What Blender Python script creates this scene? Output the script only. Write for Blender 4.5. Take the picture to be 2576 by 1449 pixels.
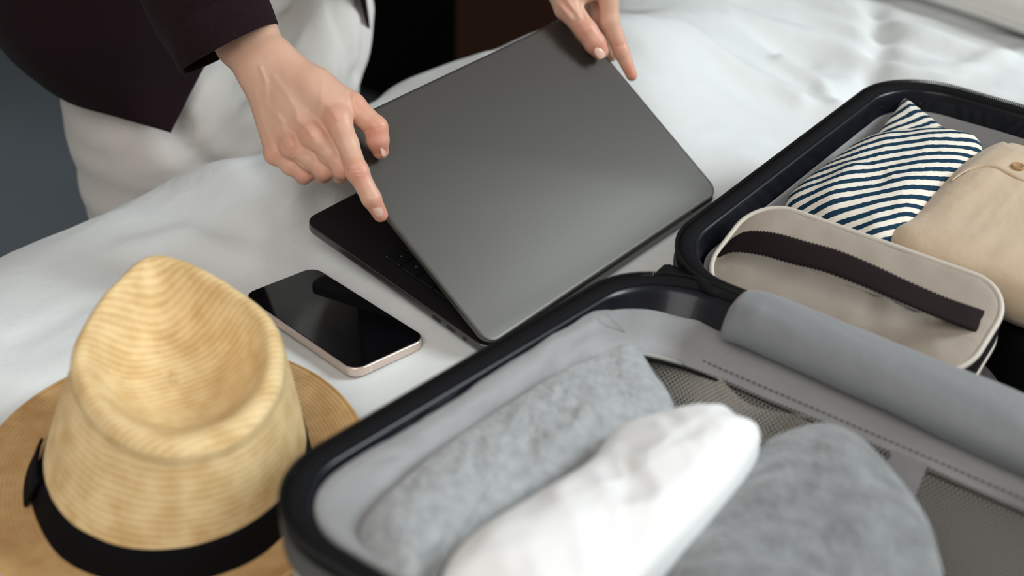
import bpy, bmesh, math, random
import numpy as np
from mathutils import Matrix, Vector

sc = bpy.context.scene
for o in list(bpy.data.objects):
    bpy.data.objects.remove(o, do_unlink=True)
COL = sc.collection
rnd = random.Random(7)
nrs = np.random.RandomState(11)

# ------------------------------------------------------------------ camera
CAM_R = Vector((0.99937, 0.01949, 0.02978))
CAM_U = Vector((-0.03559, 0.54629, 0.83684))
CAM_F = Vector((0.0, 0.83734, -0.54671))
cd = bpy.data.cameras.new('camera'); cam = bpy.data.objects.new('camera', cd); COL.objects.link(cam)
cd.sensor_width = 36.0
cd.lens = 46.86
cam.matrix_world = Matrix(((CAM_R.x, CAM_U.x, -CAM_F.x, 0.0), (CAM_R.y, CAM_U.y, -CAM_F.y, 0.0),
                           (CAM_R.z, CAM_U.z, -CAM_F.z, 0.6044), (0, 0, 0, 1)))
cd.clip_start = 0.02
cd.dof.use_dof = True
cd.dof.focus_distance = 1.06
cd.dof.aperture_fstop = 4.0
sc.camera = cam

# ------------------------------------------------------------------ world and light
w = bpy.data.worlds.new('room_light'); sc.world = w; w.use_nodes = True
w.node_tree.nodes['Background'].inputs[0].default_value = (0.92, 0.82, 0.72, 1)
w.node_tree.nodes['Background'].inputs[1].default_value = 0.32

def area(name, loc, target, sx, sy, power, col):
    d = bpy.data.lights.new(name, 'AREA'); d.shape = 'RECTANGLE'; d.size = sx; d.size_y = sy
    d.energy = power; d.color = col
    o = bpy.data.objects.new(name, d); COL.objects.link(o)
    o.location = loc
    o.rotation_euler = (Vector(target) - Vector(loc)).to_track_quat('-Z', 'Y').to_euler()
    return o
area('window_light', (2.9, 1.1, 2.0), (-0.05, 0.9, 0.0), 1.2, 1.2, 104, (0.87, 0.965, 1.0))
area('ceiling_light', (-0.4, -1.0, 2.1), (-0.1, 0.9, 0.0), 1.6, 1.6, 38, (1.0, 0.975, 0.94))  # added fill lamp behind the camera, stands in for the room's ambient light

sc.view_settings.view_transform = 'Standard'
sc.view_settings.look = 'None'
sc.view_settings.gamma = 1.0
sc.view_settings.use_curve_mapping = False
sc.view_settings.exposure = 0.0

# ------------------------------------------------------------------ materials
def mat(name, color, rough=0.6, metal=0.0, bump=None, vary=None, sss=0.0, sheen=0.0, coat=0.0, spec=0.5, extra=None):
    m = bpy.data.materials.new(name); m.use_nodes = True
    nt = m.node_tree; b = nt.nodes['Principled BSDF']
    b.inputs['Base Color'].default_value = (*color, 1)
    b.inputs['Roughness'].default_value = rough
    b.inputs['Metallic'].default_value = metal
    b.inputs['Specular IOR Level'].default_value = spec
    if sheen: b.inputs['Sheen Weight'].default_value = sheen; b.inputs['Sheen Roughness'].default_value = 0.5
    if coat: b.inputs['Coat Weight'].default_value = coat; b.inputs['Coat Roughness'].default_value = 0.08
    if sss:
        b.inputs['Subsurface Weight'].default_value = sss
        b.inputs['Subsurface Radius'].default_value = (1.0, 0.35, 0.2)
        b.inputs['Subsurface Scale'].default_value = 0.004
    tc = nt.nodes.new('ShaderNodeTexCoord')
    if vary:       # (scale, other colour, detail, contrast)
        n = nt.nodes.new('ShaderNodeTexNoise'); n.inputs['Scale'].default_value = vary[0]
        n.inputs['Detail'].default_value = vary[2]
        nt.links.new(tc.outputs['Object'], n.inputs['Vector'])
        r = nt.nodes.new('ShaderNodeValToRGB')
        c = vary[3]
        r.color_ramp.elements[0].position = 0.5 - c; r.color_ramp.elements[0].color = (*color, 1)
        r.color_ramp.elements[1].position = 0.5 + c; r.color_ramp.elements[1].color = (*vary[1], 1)
        nt.links.new(n.outputs['Fac'], r.inputs['Fac']); nt.links.new(r.outputs['Color'], b.inputs['Base Color'])
    if bump:       # list of (kind, scale, strength, distance)
        prev = None
        for kind, scale, strength, dist in bump:
            if kind == 'noise':
                n = nt.nodes.new('ShaderNodeTexNoise'); n.inputs['Scale'].default_value = scale; n.inputs['Detail'].default_value = 5
                out = n.outputs['Fac']
            elif kind == 'voronoi':
                n = nt.nodes.new('ShaderNodeTexVoronoi'); n.inputs['Scale'].default_value = scale; out = n.outputs['Distance']
            else:
                n = nt.nodes.new('ShaderNodeTexWave'); n.inputs['Scale'].default_value = scale; n.bands_direction = kind[-1].upper()
                out = n.outputs['Fac']
            nt.links.new(tc.outputs['Object'], n.inputs['Vector'])
            bp = nt.nodes.new('ShaderNodeBump'); bp.inputs['Strength'].default_value = strength; bp.inputs['Distance'].default_value = dist
            nt.links.new(out, bp.inputs['Height'])
            if prev: nt.links.new(prev.outputs['Normal'], bp.inputs['Normal'])
            prev = bp
        nt.links.new(prev.outputs['Normal'], b.inputs['Normal'])
    if extra: extra(nt, b, tc)
    return m

M = {}
M['duvet'] = mat('white_cotton', (0.70, 0.725, 0.725), 0.85, bump=[('noise', 900, 0.15, 0.0006), ('noise', 22, 0.25, 0.01)], sheen=0.15)
M['mattress'] = mat('mattress_fabric', (0.6, 0.6, 0.58), 0.9, bump=[('noise', 300, 0.2, 0.001)])
M['bed_wood'] = mat('dark_bed_wood', (0.05, 0.03, 0.02), 0.5, bump=[('noise', 60, 0.2, 0.001)])
M['floor'] = mat('blue_grey_carpet', (0.085, 0.104, 0.118), 0.95, bump=[('noise', 500, 0.5, 0.003)], vary=(6, (0.095, 0.115, 0.127), 3, 0.3))
M['wall'] = mat('blue_grey_paint', (0.17, 0.21, 0.235), 0.8, bump=[('noise', 200, 0.08, 0.001)])
M['wall_dark'] = mat('dark_brown_wall', (0.02, 0.014, 0.012), 0.7, bump=[('noise', 90, 0.1, 0.001)])
M['brown'] = mat('dark_brown_wood', (0.095, 0.040, 0.022), 0.6, spec=0.2, bump=[('noise', 40, 0.1, 0.001)], vary=(5, (0.075, 0.031, 0.017), 6, 0.3))
M['black_wood'] = mat('black_stained_wood', (0.004, 0.003, 0.003), 0.9, spec=0.1, bump=[('noise', 40, 0.1, 0.001)])
M['lap'] = mat('space_grey_aluminium', (0.108, 0.103, 0.096), 0.40, 0.8, bump=[('noise', 2500, 0.12, 0.0002)])
M['lap_side'] = mat('dark_grey_aluminium', (0.11, 0.11, 0.11), 0.35, 0.85, bump=[('noise', 2500, 0.1, 0.0002)])
M['deck'] = mat('laptop_deck', (0.030, 0.027, 0.029), 0.38, 0.6, bump=[('noise', 2500, 0.1, 0.0002)])  # space grey darkened, shade under the lid put into the colour
M['blackplastic'] = mat('black_plastic', (0.006, 0.006, 0.007), 0.45, bump=[('noise', 800, 0.1, 0.0002)])
M['key'] = mat('black_keycap', (0.004, 0.004, 0.005), 0.5, bump=[('noise', 900, 0.1, 0.0001)])
M['glass'] = mat('black_screen_glass', (0.003, 0.003, 0.004), 0.035, spec=0.55, extra=None)
M['glyph'] = mat('key_legend', (0.35, 0.34, 0.33), 0.6)
M['led'] = mat('amber_led', (0.8, 0.5, 0.3), 0.5)
M['phone_frame'] = mat('pink_gold_metal', (0.80, 0.65, 0.57), 0.3, 0.75, bump=[('noise', 1500, 0.05, 0.0001)])
M['phone_band'] = mat('antenna_band', (0.80, 0.74, 0.69), 0.5)
M['rim_black'] = mat('glossy_black_plastic', (0.005, 0.006, 0.010), 0.34, coat=0.12, spec=0.22, bump=[('noise', 60, 0.06, 0.002)])
M['tape'] = mat('black_zip_tape', (0.006, 0.006, 0.007), 0.8, spec=0.12, bump=[('noise', 1200, 0.5, 0.0006)])
M['teeth'] = mat('black_zip_teeth', (0.012, 0.012, 0.012), 0.4, spec=0.4, bump=[('noise', 800, 0.1, 0.0002)])
M['shell'] = mat('pale_grey_shell', (0.50, 0.50, 0.49), 0.45, bump=[('noise', 60, 0.1, 0.002)])
M['shell_trim'] = mat('dark_grey_shell_trim', (0.055, 0.055, 0.055), 0.5, bump=[('noise', 300, 0.2, 0.0005)])
M['lining'] = mat('grey_polyester', (0.27, 0.272, 0.28), 0.50, bump=[('noise', 1400, 0.35, 0.0006), ('noise', 30, 0.25, 0.008)], sheen=0.3, vary=(18, (0.27, 0.27, 0.275), 3, 0.3))
M['strap'] = mat('grey_hinge_cover_fabric', (0.200, 0.212, 0.225), 0.55, bump=[('noise', 1400, 0.35, 0.0006), ('noise', 26, 0.3, 0.008)], sheen=0.3)
M['piping_grey'] = mat('light_grey_piping', (0.36, 0.35, 0.33), 0.6, bump=[('noise', 900, 0.3, 0.0005)])
M['stitch'] = mat('dark_grey_thread', (0.06, 0.06, 0.065), 0.8)
M['net'] = mat('grey_net_thread', (0.40, 0.385, 0.35), 0.7, bump=[('noise', 900, 0.3, 0.0005)])
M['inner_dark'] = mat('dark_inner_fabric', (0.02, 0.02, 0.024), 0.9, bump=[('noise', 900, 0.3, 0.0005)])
M['grey_knit'] = mat('heather_grey_knit', (0.27, 0.285, 0.295), 0.95, bump=[('noise', 260, 0.7, 0.003), ('noise', 45, 0.5, 0.01)], sheen=0.35, vary=(120, (0.42, 0.44, 0.45), 8, 0.25))
M['grey_knit_dark'] = mat('grey_marl_knit', (0.145, 0.155, 0.165), 0.95, bump=[('noise', 300, 0.7, 0.003), ('noise', 40, 0.5, 0.01)], sheen=0.35, vary=(70, (0.27, 0.285, 0.295), 8, 0.25))
M['white_cloth'] = mat('bright_white_cotton', (0.84, 0.84, 0.84), 0.8, bump=[('noise', 900, 0.15, 0.0006)], sheen=0.2)
M['beige_cloth'] = mat('beige_cotton', (0.56, 0.435, 0.30), 0.85, bump=[('noise', 1200, 0.3, 0.0006), ('noise', 28, 0.25, 0.008)], sheen=0.2)
M['dark_garment'] = mat('black_cotton', (0.006, 0.005, 0.006), 0.9, bump=[('noise', 900, 0.3, 0.0005)], spec=0.1)
M['beige_button'] = mat('tan_button', (0.42, 0.25, 0.13), 0.35)
M['bag'] = mat('beige_canvas', (0.365, 0.315, 0.265), 0.8, bump=[('wave_x', 420, 0.25, 0.0005), ('wave_y', 420, 0.25, 0.0005), ('noise', 30, 0.2, 0.006)])
M['bag_piping'] = mat('cream_piping', (0.60, 0.56, 0.49), 0.55, bump=[('noise', 700, 0.3, 0.0005)])
M['bag_zip'] = mat('dark_plum_zip_tape', (0.012, 0.008, 0.009), 0.8, spec=0.12, bump=[('noise', 900, 0.4, 0.0005)])
M['web'] = mat('dark_plum_webbing', (0.016, 0.010, 0.011), 0.85, spec=0.12, bump=[('noise', 900, 0.4, 0.0005)])
M['ribbon'] = mat('black_ribbon', (0.0035, 0.0035, 0.005), 0.8, bump=[('wave_z', 400, 0.4, 0.0006)], spec=0.12)
M['blazer'] = mat('dark_plum_wool', (0.0085, 0.0040, 0.0055), 0.95, bump=[('noise', 1100, 0.6, 0.0008)], sheen=0.03, spec=0.10, vary=(1500, (0.020, 0.009, 0.012), 2, 0.2))
M['trousers'] = mat('off_white_linen', (0.70, 0.665, 0.63), 0.9, bump=[('noise', 900, 0.2, 0.0006), ('noise', 14, 0.15, 0.02)], sheen=0.2)
M['top'] = mat('cream_blouse', (0.62, 0.60, 0.57), 0.85, bump=[('noise', 600, 0.2, 0.0006)])
M['hair'] = mat('dark_hair', (0.015, 0.010, 0.008), 0.4, bump=[('wave_x', 300, 0.4, 0.002)])
M['nail'] = mat('nude_nail', (0.74, 0.47, 0.38), 0.25, coat=0.3)
M['pillow'] = mat('warm_white_cotton', (0.68, 0.67, 0.64), 0.85, bump=[('noise', 900, 0.15, 0.0006), ('noise', 16, 0.2, 0.01)], sheen=0.15)
M['lips'] = mat('lips', (0.45, 0.16, 0.14), 0.4)
M['eye'] = mat('eye_white', (0.75, 0.73, 0.70), 0.2)

def skin_nodes(nt, b, tc):
    at = nt.nodes.new('ShaderNodeAttribute'); at.attribute_name = 'flush'
    n = nt.nodes.new('ShaderNodeTexNoise'); n.inputs['Scale'].default_value = 55; n.inputs['Detail'].default_value = 6
    nt.links.new(tc.outputs['Object'], n.inputs['Vector'])
    m1 = nt.nodes.new('ShaderNodeMixRGB'); m1.inputs[1].default_value = (0.71, 0.475, 0.355, 1); m1.inputs[2].default_value = (0.63, 0.375, 0.265, 1)
    nt.links.new(n.outputs['Fac'], m1.inputs[0])
    m2 = nt.nodes.new('ShaderNodeMixRGB'); m2.inputs[2].default_value = (0.66, 0.255, 0.18, 1)
    nt.links.new(m1.outputs[0], m2.inputs[1]); nt.links.new(at.outputs['Fac'], m2.inputs[0])
    nt.links.new(m2.outputs[0], b.inputs['Base Color'])
M['skin'] = mat('skin', (0.75, 0.51, 0.39), 0.46, sss=0.25, bump=[('voronoi', 1100, 0.12, 0.0004), ('noise', 160, 0.10, 0.0012)], extra=skin_nodes, spec=0.4)

def straw_nodes(nt, b, tc):
    at = nt.nodes.new('ShaderNodeAttribute'); at.attribute_name = 'weave'
    sep = nt.nodes.new('ShaderNodeSeparateXYZ'); nt.links.new(at.outputs['Vector'], sep.inputs[0])
    def sine(sock, freq):
        mu = nt.nodes.new('ShaderNodeMath'); mu.operation = 'MULTIPLY'; mu.inputs[1].default_value = freq; nt.links.new(sock, mu.inputs[0])
        s = nt.nodes.new('ShaderNodeMath'); s.operation = 'SINE'; nt.links.new(mu.outputs[0], s.inputs[0]); return s.outputs[0]
    a = sine(sep.outputs['Y'], 2 * math.pi / 0.0044)
    c = sine(sep.outputs['X'], 2 * math.pi / 0.0016)
    f = sine(sep.outputs['Y'], 2 * math.pi / 0.0017)
    mul = nt.nodes.new('ShaderNodeMath'); mul.operation = 'MULTIPLY'; nt.links.new(c, mul.inputs[0]); nt.links.new(f, mul.inputs[1])
    n = nt.nodes.new('ShaderNodeTexNoise'); n.inputs['Scale'].default_value = 60; n.inputs['Detail'].default_value = 5
    nt.links.new(tc.outputs['Object'], n.inputs['Vector'])
    ad = nt.nodes.new('ShaderNodeMath'); ad.operation = 'MULTIPLY_ADD'; ad.inputs[1].default_value = 0.10; nt.links.new(a, ad.inputs[0]); nt.links.new(n.outputs['Fac'], ad.inputs[2])
    ad2 = nt.nodes.new('ShaderNodeMath'); ad2.operation = 'MULTIPLY_ADD'; ad2.inputs[1].default_value = 0.16; nt.links.new(mul.outputs[0], ad2.inputs[0]); nt.links.new(ad.outputs[0], ad2.inputs[2])
    r = nt.nodes.new('ShaderNodeValToRGB')
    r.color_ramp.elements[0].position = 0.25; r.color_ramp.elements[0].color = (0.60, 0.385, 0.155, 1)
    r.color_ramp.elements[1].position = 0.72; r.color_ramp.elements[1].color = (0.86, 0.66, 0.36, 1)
    nt.links.new(ad2.outputs[0], r.inputs['Fac']); nt.links.new(r.outputs['Color'], b.inputs['Base Color'])
    bp = nt.nodes.new('ShaderNodeBump'); bp.inputs['Strength'].default_value = 0.5; bp.inputs['Distance'].default_value = 0.0012
    nt.links.new(ad2.outputs[0], bp.inputs['Height']); nt.links.new(bp.outputs['Normal'], b.inputs['Normal'])
M['straw'] = mat('woven_straw', (0.7, 0.5, 0.25), 0.75, extra=straw_nodes)

def brim_nodes(nt, b, tc):
    straw_nodes(nt, b, tc)
    r = [x for x in nt.nodes if x.type == 'VALTORGB'][-1]
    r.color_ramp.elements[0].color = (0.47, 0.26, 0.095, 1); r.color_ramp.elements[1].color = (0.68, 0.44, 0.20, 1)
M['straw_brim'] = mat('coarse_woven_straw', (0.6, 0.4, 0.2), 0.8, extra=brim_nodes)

def stripe_nodes(nt, b, tc):
    at = nt.nodes.new('ShaderNodeAttribute'); at.attribute_name = 'weave'
    n = nt.nodes.new('ShaderNodeTexNoise'); n.inputs['Scale'].default_value = 230; n.inputs['Detail'].default_value = 3
    nt.links.new(tc.outputs['Object'], n.inputs['Vector'])
    sep = nt.nodes.new('ShaderNodeSeparateXYZ'); nt.links.new(at.outputs['Vector'], sep.inputs[0])
    ma = nt.nodes.new('ShaderNodeMath'); ma.operation = 'MULTIPLY_ADD'; ma.inputs[1].default_value = 0.0022
    nt.links.new(n.outputs['Fac'], ma.inputs[0]); nt.links.new(sep.outputs['X'], ma.inputs[2])
    mu = nt.nodes.new('ShaderNodeMath'); mu.operation = 'MULTIPLY'; mu.inputs[1].default_value = 1.0 / 0.0112; nt.links.new(ma.outputs[0], mu.inputs[0])
    fr = nt.nodes.new('ShaderNodeMath'); fr.operation = 'FRACT'; nt.links.new(mu.outputs[0], fr.inputs[0])
    r = nt.nodes.new('ShaderNodeValToRGB'); r.color_ramp.interpolation = 'CONSTANT'
    r.color_ramp.elements[0].position = 0; r.color_ramp.elements[0].color = (0.005, 0.034, 0.070, 1)
    r.color_ramp.elements[1].position = 0.47; r.color_ramp.elements[1].color = (0.80, 0.75, 0.66, 1)
    nt.links.new(fr.outputs[0], r.inputs['Fac']); nt.links.new(r.outputs['Color'], b.inputs['Base Color'])
M['stripe'] = mat('striped_cotton', (0.8, 0.8, 0.8), 0.85, bump=[('noise', 1300, 0.3, 0.0005)], extra=stripe_nodes, spec=0.2)

# ------------------------------------------------------------------ builders
def np3(p): return np.array(p, float)

def thing(name, label, cat, mw=None, group=None):
    o = bpy.data.objects.new(name, None); COL.objects.link(o)
    o.empty_display_size = 0.05
    if mw is not None: o.matrix_world = mw
    o['label'] = label; o['category'] = cat
    if group: o['group'] = group
    return o

def T(p): return Matrix.Translation(Vector(p))

ROOTM = {}
def build(name, verts, faces, material, parent=None, smooth=True, attr=None, kind=None, label=None, local=False):
    """one mesh object; verts in world space unless local"""
    v = np.asarray(verts, float).reshape(-1, 3)
    if parent is not None and not local:
        mi = np.array(world_of(parent).inverted())
        v = v @ mi[:3, :3].T + mi[:3, 3]
    me = bpy.data.meshes.new(name)
    me.from_pydata(v.tolist(), [], [list(map(int, f)) for f in faces])
    me.materials.append(material)
    if smooth: me.polygons.foreach_set('use_smooth', [True] * len(me.polygons))
    if attr:
        for an, av in attr.items():
            av = np.asarray(av, float)
            if av.ndim == 1:
                a = me.attributes.new(an, 'FLOAT', 'POINT'); a.data.foreach_set('value', av)
            else:
                a = me.attributes.new(an, 'FLOAT_VECTOR', 'POINT'); a.data.foreach_set('vector', av.ravel())
    me.update()
    o = bpy.data.objects.new(name, me); COL.objects.link(o)
    if parent is not None: o.parent = parent
    if kind: o['kind'] = kind
    if label: o['label'] = label
    return o

def world_of(o):
    m = Matrix.Identity(4)
    while o is not None:
        m = o.matrix_basis @ m; o = o.parent
    return m

def tagged(o, label, cat, group=None):
    o['label'] = label; o['category'] = cat
    if group: o['group'] = group
    return o

def grid_faces(nu, nv, wrap_u=False, wrap_v=False, off=0):
    f = []
    for i in range(nu if wrap_u else nu - 1):
        for j in range(nv if wrap_v else nv - 1):
            a = i * nv + j; b = ((i + 1) % nu) * nv + j; c = ((i + 1) % nu) * nv + (j + 1) % nv; d = i * nv + (j + 1) % nv
            f.append((off + a, off + b, off + c, off + d))
    return f

def fix_normals(o):
    bm = bmesh.new(); bm.from_mesh(o.data); bmesh.ops.recalc_face_normals(bm, faces=bm.faces); bm.to_mesh(o.data); bm.free()
    return o

def solid(o, t, offset=-1.0):
    m = o.modifiers.new('thickness', 'SOLIDIFY'); m.thickness = t; m.offset = offset; return o

def rrect(x0, x1, y0, y1, r, n=10, seg=14):
    """rounded rectangle as points, counter clockwise; constant count"""
    r = max(1e-4, min(r, (x1 - x0) / 2 - 1e-4, (y1 - y0) / 2 - 1e-4))
    cs = [(x1 - r, y1 - r, 0), (x0 + r, y1 - r, 90), (x0 + r, y0 + r, 180), (x1 - r, y0 + r, 270)]
    P = []
    for i, (cx, cy, a0) in enumerate(cs):
        arc = [(cx + r * math.cos(math.radians(a0 + 90 * k / n)), cy + r * math.sin(math.radians(a0 + 90 * k / n))) for k in range(n + 1)]
        P += arc
        nx_, ny_, na = cs[(i + 1) % 4]
        q = (nx_ + r * math.cos(math.radians(na)), ny_ + r * math.sin(math.radians(na)))
        for k in range(1, seg):
            t = k / seg; P.append((arc[-1][0] * (1 - t) + q[0] * t, arc[-1][1] * (1 - t) + q[1] * t))
    return np.array(P)

def loft(name, rings, material, parent, cap0=False, cap1=False, closed=True, **k):
    rings = [np.asarray(r, float) for r in rings]
    n = len(rings[0]); V = np.concatenate(rings)
    F = grid_faces(len(rings), n, False, closed)
    if cap0: F.append(tuple(range(n)))
    if cap1: F.append(tuple(range((len(rings) - 1) * n, len(rings) * n))[::-1])
    o = build(name, V, F, material, parent, **k)
    return fix_normals(o)

def frames(pts, closed=False, up=(0, 0, 1)):
    pts = np.asarray(pts, float)
    if closed: t = np.roll(pts, -1, 0) - np.roll(pts, 1, 0)
    else: t = np.gradient(pts, axis=0)
    t /= np.linalg.norm(t, axis=1)[:, None] + 1e-12
    s = np.cross(t, np.array(up, float)); s /= np.linalg.norm(s, axis=1)[:, None] + 1e-12
    n = np.cross(s, t)
    return t, s, n

def tube(name, pts, r, material, parent, closed=False, k=8, up=(0, 0, 1), flat=1.0, **kw):
    pts = np.asarray(pts, float); t, s, n = frames(pts, closed, up)
    r = np.broadcast_to(np.asarray(r, float), (len(pts),))
    a = np.linspace(0, 2 * np.pi, k, endpoint=False)
    V = pts[:, None] + r[:, None, None] * (np.cos(a)[None, :, None] * s[:, None] + flat * np.sin(a)[None, :, None] * n[:, None])
    F = grid_faces(len(pts), k, closed, True)
    if not closed:
        F.append(tuple(range(k))[::-1]); F.append(tuple(range((len(pts) - 1) * k, len(pts) * k)))
    return fix_normals(build(name, V.reshape(-1, 3), F, material, parent, **kw))

def spline(P, n, closed=False):
    """Catmull-Rom resample"""
    P = np.asarray(P, float); m = len(P)
    out = []
    tot = m if closed else m - 1
    for i in range(n):
        u = i / (n if closed else n - 1) * tot
        k = min(int(u), tot - 1); f = u - k
        def g(j): return P[j % m] if closed else P[min(max(j, 0), m - 1)]
        p0, p1, p2, p3 = g(k - 1), g(k), g(k + 1), g(k + 2)
        out.append(0.5 * (2 * p1 + (p2 - p0) * f + (2 * p0 - 5 * p1 + 4 * p2 - p3) * f * f + (3 * p1 - p0 - 3 * p2 + p3) * f ** 3))
    return np.array(out)

_NG = nrs.rand(64, 64)
def vnoise(x, y):
    xi = np.floor(x).astype(int); yi = np.floor(y).astype(int); fx = x - xi; fy = y - yi
    fx = fx * fx * (3 - 2 * fx); fy = fy * fy * (3 - 2 * fy)
    g = lambda a, b: _NG[a % 64, b % 64]
    return ((g(xi, yi) * (1 - fx) + g(xi + 1, yi) * fx) * (1 - fy) + (g(xi, yi + 1) * (1 - fx) + g(xi + 1, yi + 1) * fx) * fy) * 2 - 1
def fbm(x, y, o=4):
    s = 0; a = 1
    for k in range(o): s = s + a * vnoise(x * 2 ** k + 7.3 * k, y * 2 ** k + 3.1 * k); a *= 0.5
    return s
def ridge(x, y, o=3):
    s = 0; a = 1
    for k in range(o): s = s + a * (1 - 2 * np.abs(vnoise(x * 1.9 ** k + 5.7 * k, y * 1.9 ** k + 9.2 * k))); a *= 0.5
    return s
def sstep(a, b, x):
    t = np.clip((x - a) / (b - a), 0, 1); return t * t * (3 - 2 * t)
def segdist2(X, Y, pl):
    """distance in the plane to a polyline"""
    d = np.full(np.shape(X), 1e9)
    for (ax, ay), (bx, by) in zip(pl[:-1], pl[1:]):
        vx, vy = bx - ax, by - ay; t = np.clip(((X - ax) * vx + (Y - ay) * vy) / (vx * vx + vy * vy + 1e-12), 0, 1)
        d = np.minimum(d, np.hypot(X - ax - t * vx, Y - ay - t * vy))
    return d

# ---- implicit bodies: round cones blended smoothly, surface nets extraction
class Field:
    def __init__(s, lo, hi, h):
        s.lo = np3(lo); s.h = h
        s.n = np.maximum(np.ceil((np3(hi) - s.lo) / h).astype(int) + 1, 4)
        s.F = np.full(s.n, 0.05, np.float32)
    def _box(s, lo, hi):
        a = np.clip(np.floor((np3(lo) - s.lo) / s.h).astype(int), 0, s.n - 1); b = np.clip(np.ceil((np3(hi) - s.lo) / s.h).astype(int) + 1, 1, s.n)
        if np.any(b <= a): return None
        ax = [s.lo[i] + s.h * np.arange(a[i], b[i]) for i in range(3)]
        X, Y, Z = np.meshgrid(*ax, indexing='ij', sparse=True)
        return (slice(a[0], b[0]), slice(a[1], b[1]), slice(a[2], b[2])), X, Y, Z
    def _add(s, sl, d, k, sub=False):
        A = s.F[sl]
        if sub: A2 = -A; d2 = d
        if not sub:
            hh = np.clip(0.5 + 0.5 * (A - d) / k, 0, 1); s.F[sl] = A * (1 - hh) + d * hh - k * hh * (1 - hh)
        else:
            hh = np.clip(0.5 - 0.5 * (A + d) / k, 0, 1); s.F[sl] = A * (1 - hh) - d * hh + k * hh * (1 - hh)
    def cone(s, a, b, ra, rb, k=0.004, sub=False, squash=None):
        a = np3(a); b = np3(b); m = max(ra, rb) * (1 if squash is None else 1.0) + 3 * k + 4 * s.h
        bx = s._box(np.minimum(a, b) - m, np.maximum(a, b) + m)
        if bx is None: return
        sl, X, Y, Z = bx; v = b - a; L = v @ v + 1e-12
        px, py, pz = X - a[0], Y - a[1], Z - a[2]
        t = np.clip((px * v[0] + py * v[1] + pz * v[2]) / L, 0, 1)
        qx, qy, qz = px - t * v[0], py - t * v[1], pz - t * v[2]
        d2 = qx ** 2 + qy ** 2 + qz ** 2
        if squash is not None:                     # (direction, factor): thinner along direction
            n, f = np3(squash[0]), squash[1]; dn = qx * n[0] + qy * n[1] + qz * n[2]
            d2 = d2 + dn ** 2 * (1 / (f * f) - 1)
            sc_ = 0.5 * (1 + f)
        else: sc_ = 1.0
        d = (np.sqrt(d2) - (ra + (rb - ra) * t)) * sc_
        s._add(sl, d.astype(np.float32), k, sub)
    def chain(s, P, R, k=0.004, **kw):
        for i in range(len(P) - 1): s.cone(P[i], P[i + 1], R[i], R[i + 1], k, **kw)
    def mesh(s):
        F = s.F; inside = F < 0; n = s.n
        c = np.zeros(n - 1, np.int8)
        for dx in (0, 1):
            for dy in (0, 1):
                for dz in (0, 1):
                    c += inside[dx:n[0] - 1 + dx, dy:n[1] - 1 + dy, dz:n[2] - 1 + dz]
        act = (c > 0) & (c < 8); ids = np.argwhere(act)
        idx = np.full(act.shape, -1, np.int64); idx[act] = np.arange(len(ids))
        P = np.zeros((len(ids), 3)); W = np.zeros(len(ids))
        cor = np.array([(i, j, k) for i in (0, 1) for j in (0, 1) for k in (0, 1)])
        for a in range(8):
            for b in range(a + 1, 8):
                if np.abs(cor[a] - cor[b]).sum() != 1: continue
                A = F[tuple((ids + cor[a]).T)]; B = F[tuple((ids + cor[b]).T)]
                m = (A < 0) != (B < 0); t = np.where(m, A / np.where(m, A - B, 1), 0)
                P += m[:, None] * (cor[a] + t[:, None] * (cor[b] - cor[a])); W += m
        V = s.lo + s.h * (ids + P / W[:, None])
        faces = []
        for ax in range(3):
            o1, o2 = [(1, 2), (2, 0), (0, 1)][ax]
            sa = [slice(None)] * 3; sb = [slice(None)] * 3; sa[ax] = slice(0, -1); sb[ax] = slice(1, None)
            A = inside[tuple(sa)]; B = inside[tuple(sb)]
            e = np.argwhere(A != B)
            e = e[(e[:, o1] > 0) & (e[:, o2] > 0) & (e[:, o1] < n[o1] - 1) & (e[:, o2] < n[o2] - 1)]
            flip = A[tuple(e.T)]
            def cell(d1, d2):
                q = e.copy(); q[:, o1] -= d1; q[:, o2] -= d2; return idx[tuple(q.T)]
            Q = np.stack([cell(1, 1), cell(0, 1), cell(0, 0), cell(1, 0)], 1)
            Q = np.where(flip[:, None], Q, Q[:, ::-1]); faces.append(Q)
        Fa = np.concatenate(faces); Fa = Fa[(Fa >= 0).all(1)]
        return V, Fa

def relax(V, F, it=2, lam=0.5, mask=None):
    V = V.copy(); E = np.concatenate([F[:, [0, 1]], F[:, [1, 2]], F[:, [2, 3]], F[:, [3, 0]]])
    E = np.concatenate([E, E[:, ::-1]])
    deg = np.bincount(E[:, 0], minlength=len(V)).astype(float)
    for k in range(it * 2):
        s = np.stack([np.bincount(E[:, 0], weights=V[E[:, 1], c], minlength=len(V)) for c in range(3)], 1) / np.maximum(deg, 1)[:, None]
        l = lam if k % 2 == 0 else -lam * 1.03
        V += l * (s - V)
    return V

def vnormals(V, F):
    n = np.cross(V[F[:, 2]] - V[F[:, 0]], V[F[:, 3]] - V[F[:, 1]])
    N = np.zeros_like(V)
    for c in range(4): np.add.at(N, F[:, c], n)
    return N / (np.linalg.norm(N, axis=1)[:, None] + 1e-12)

# ================================================================== THE ROOM
BA = np.array([0.5948, 0.8039, 0.0])       # along the bed's long edge
BB = np.array([0.8039, -0.5948, 0.0])      # from that edge inwards
BO = np.array([-0.4130, 0.9160, 0.0])      # a point on the edge
def bedpt(a, b, z=0.0): return BO + a * BA + b * BB + np.array([0, 0, z])
FLOOR = -0.56

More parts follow.
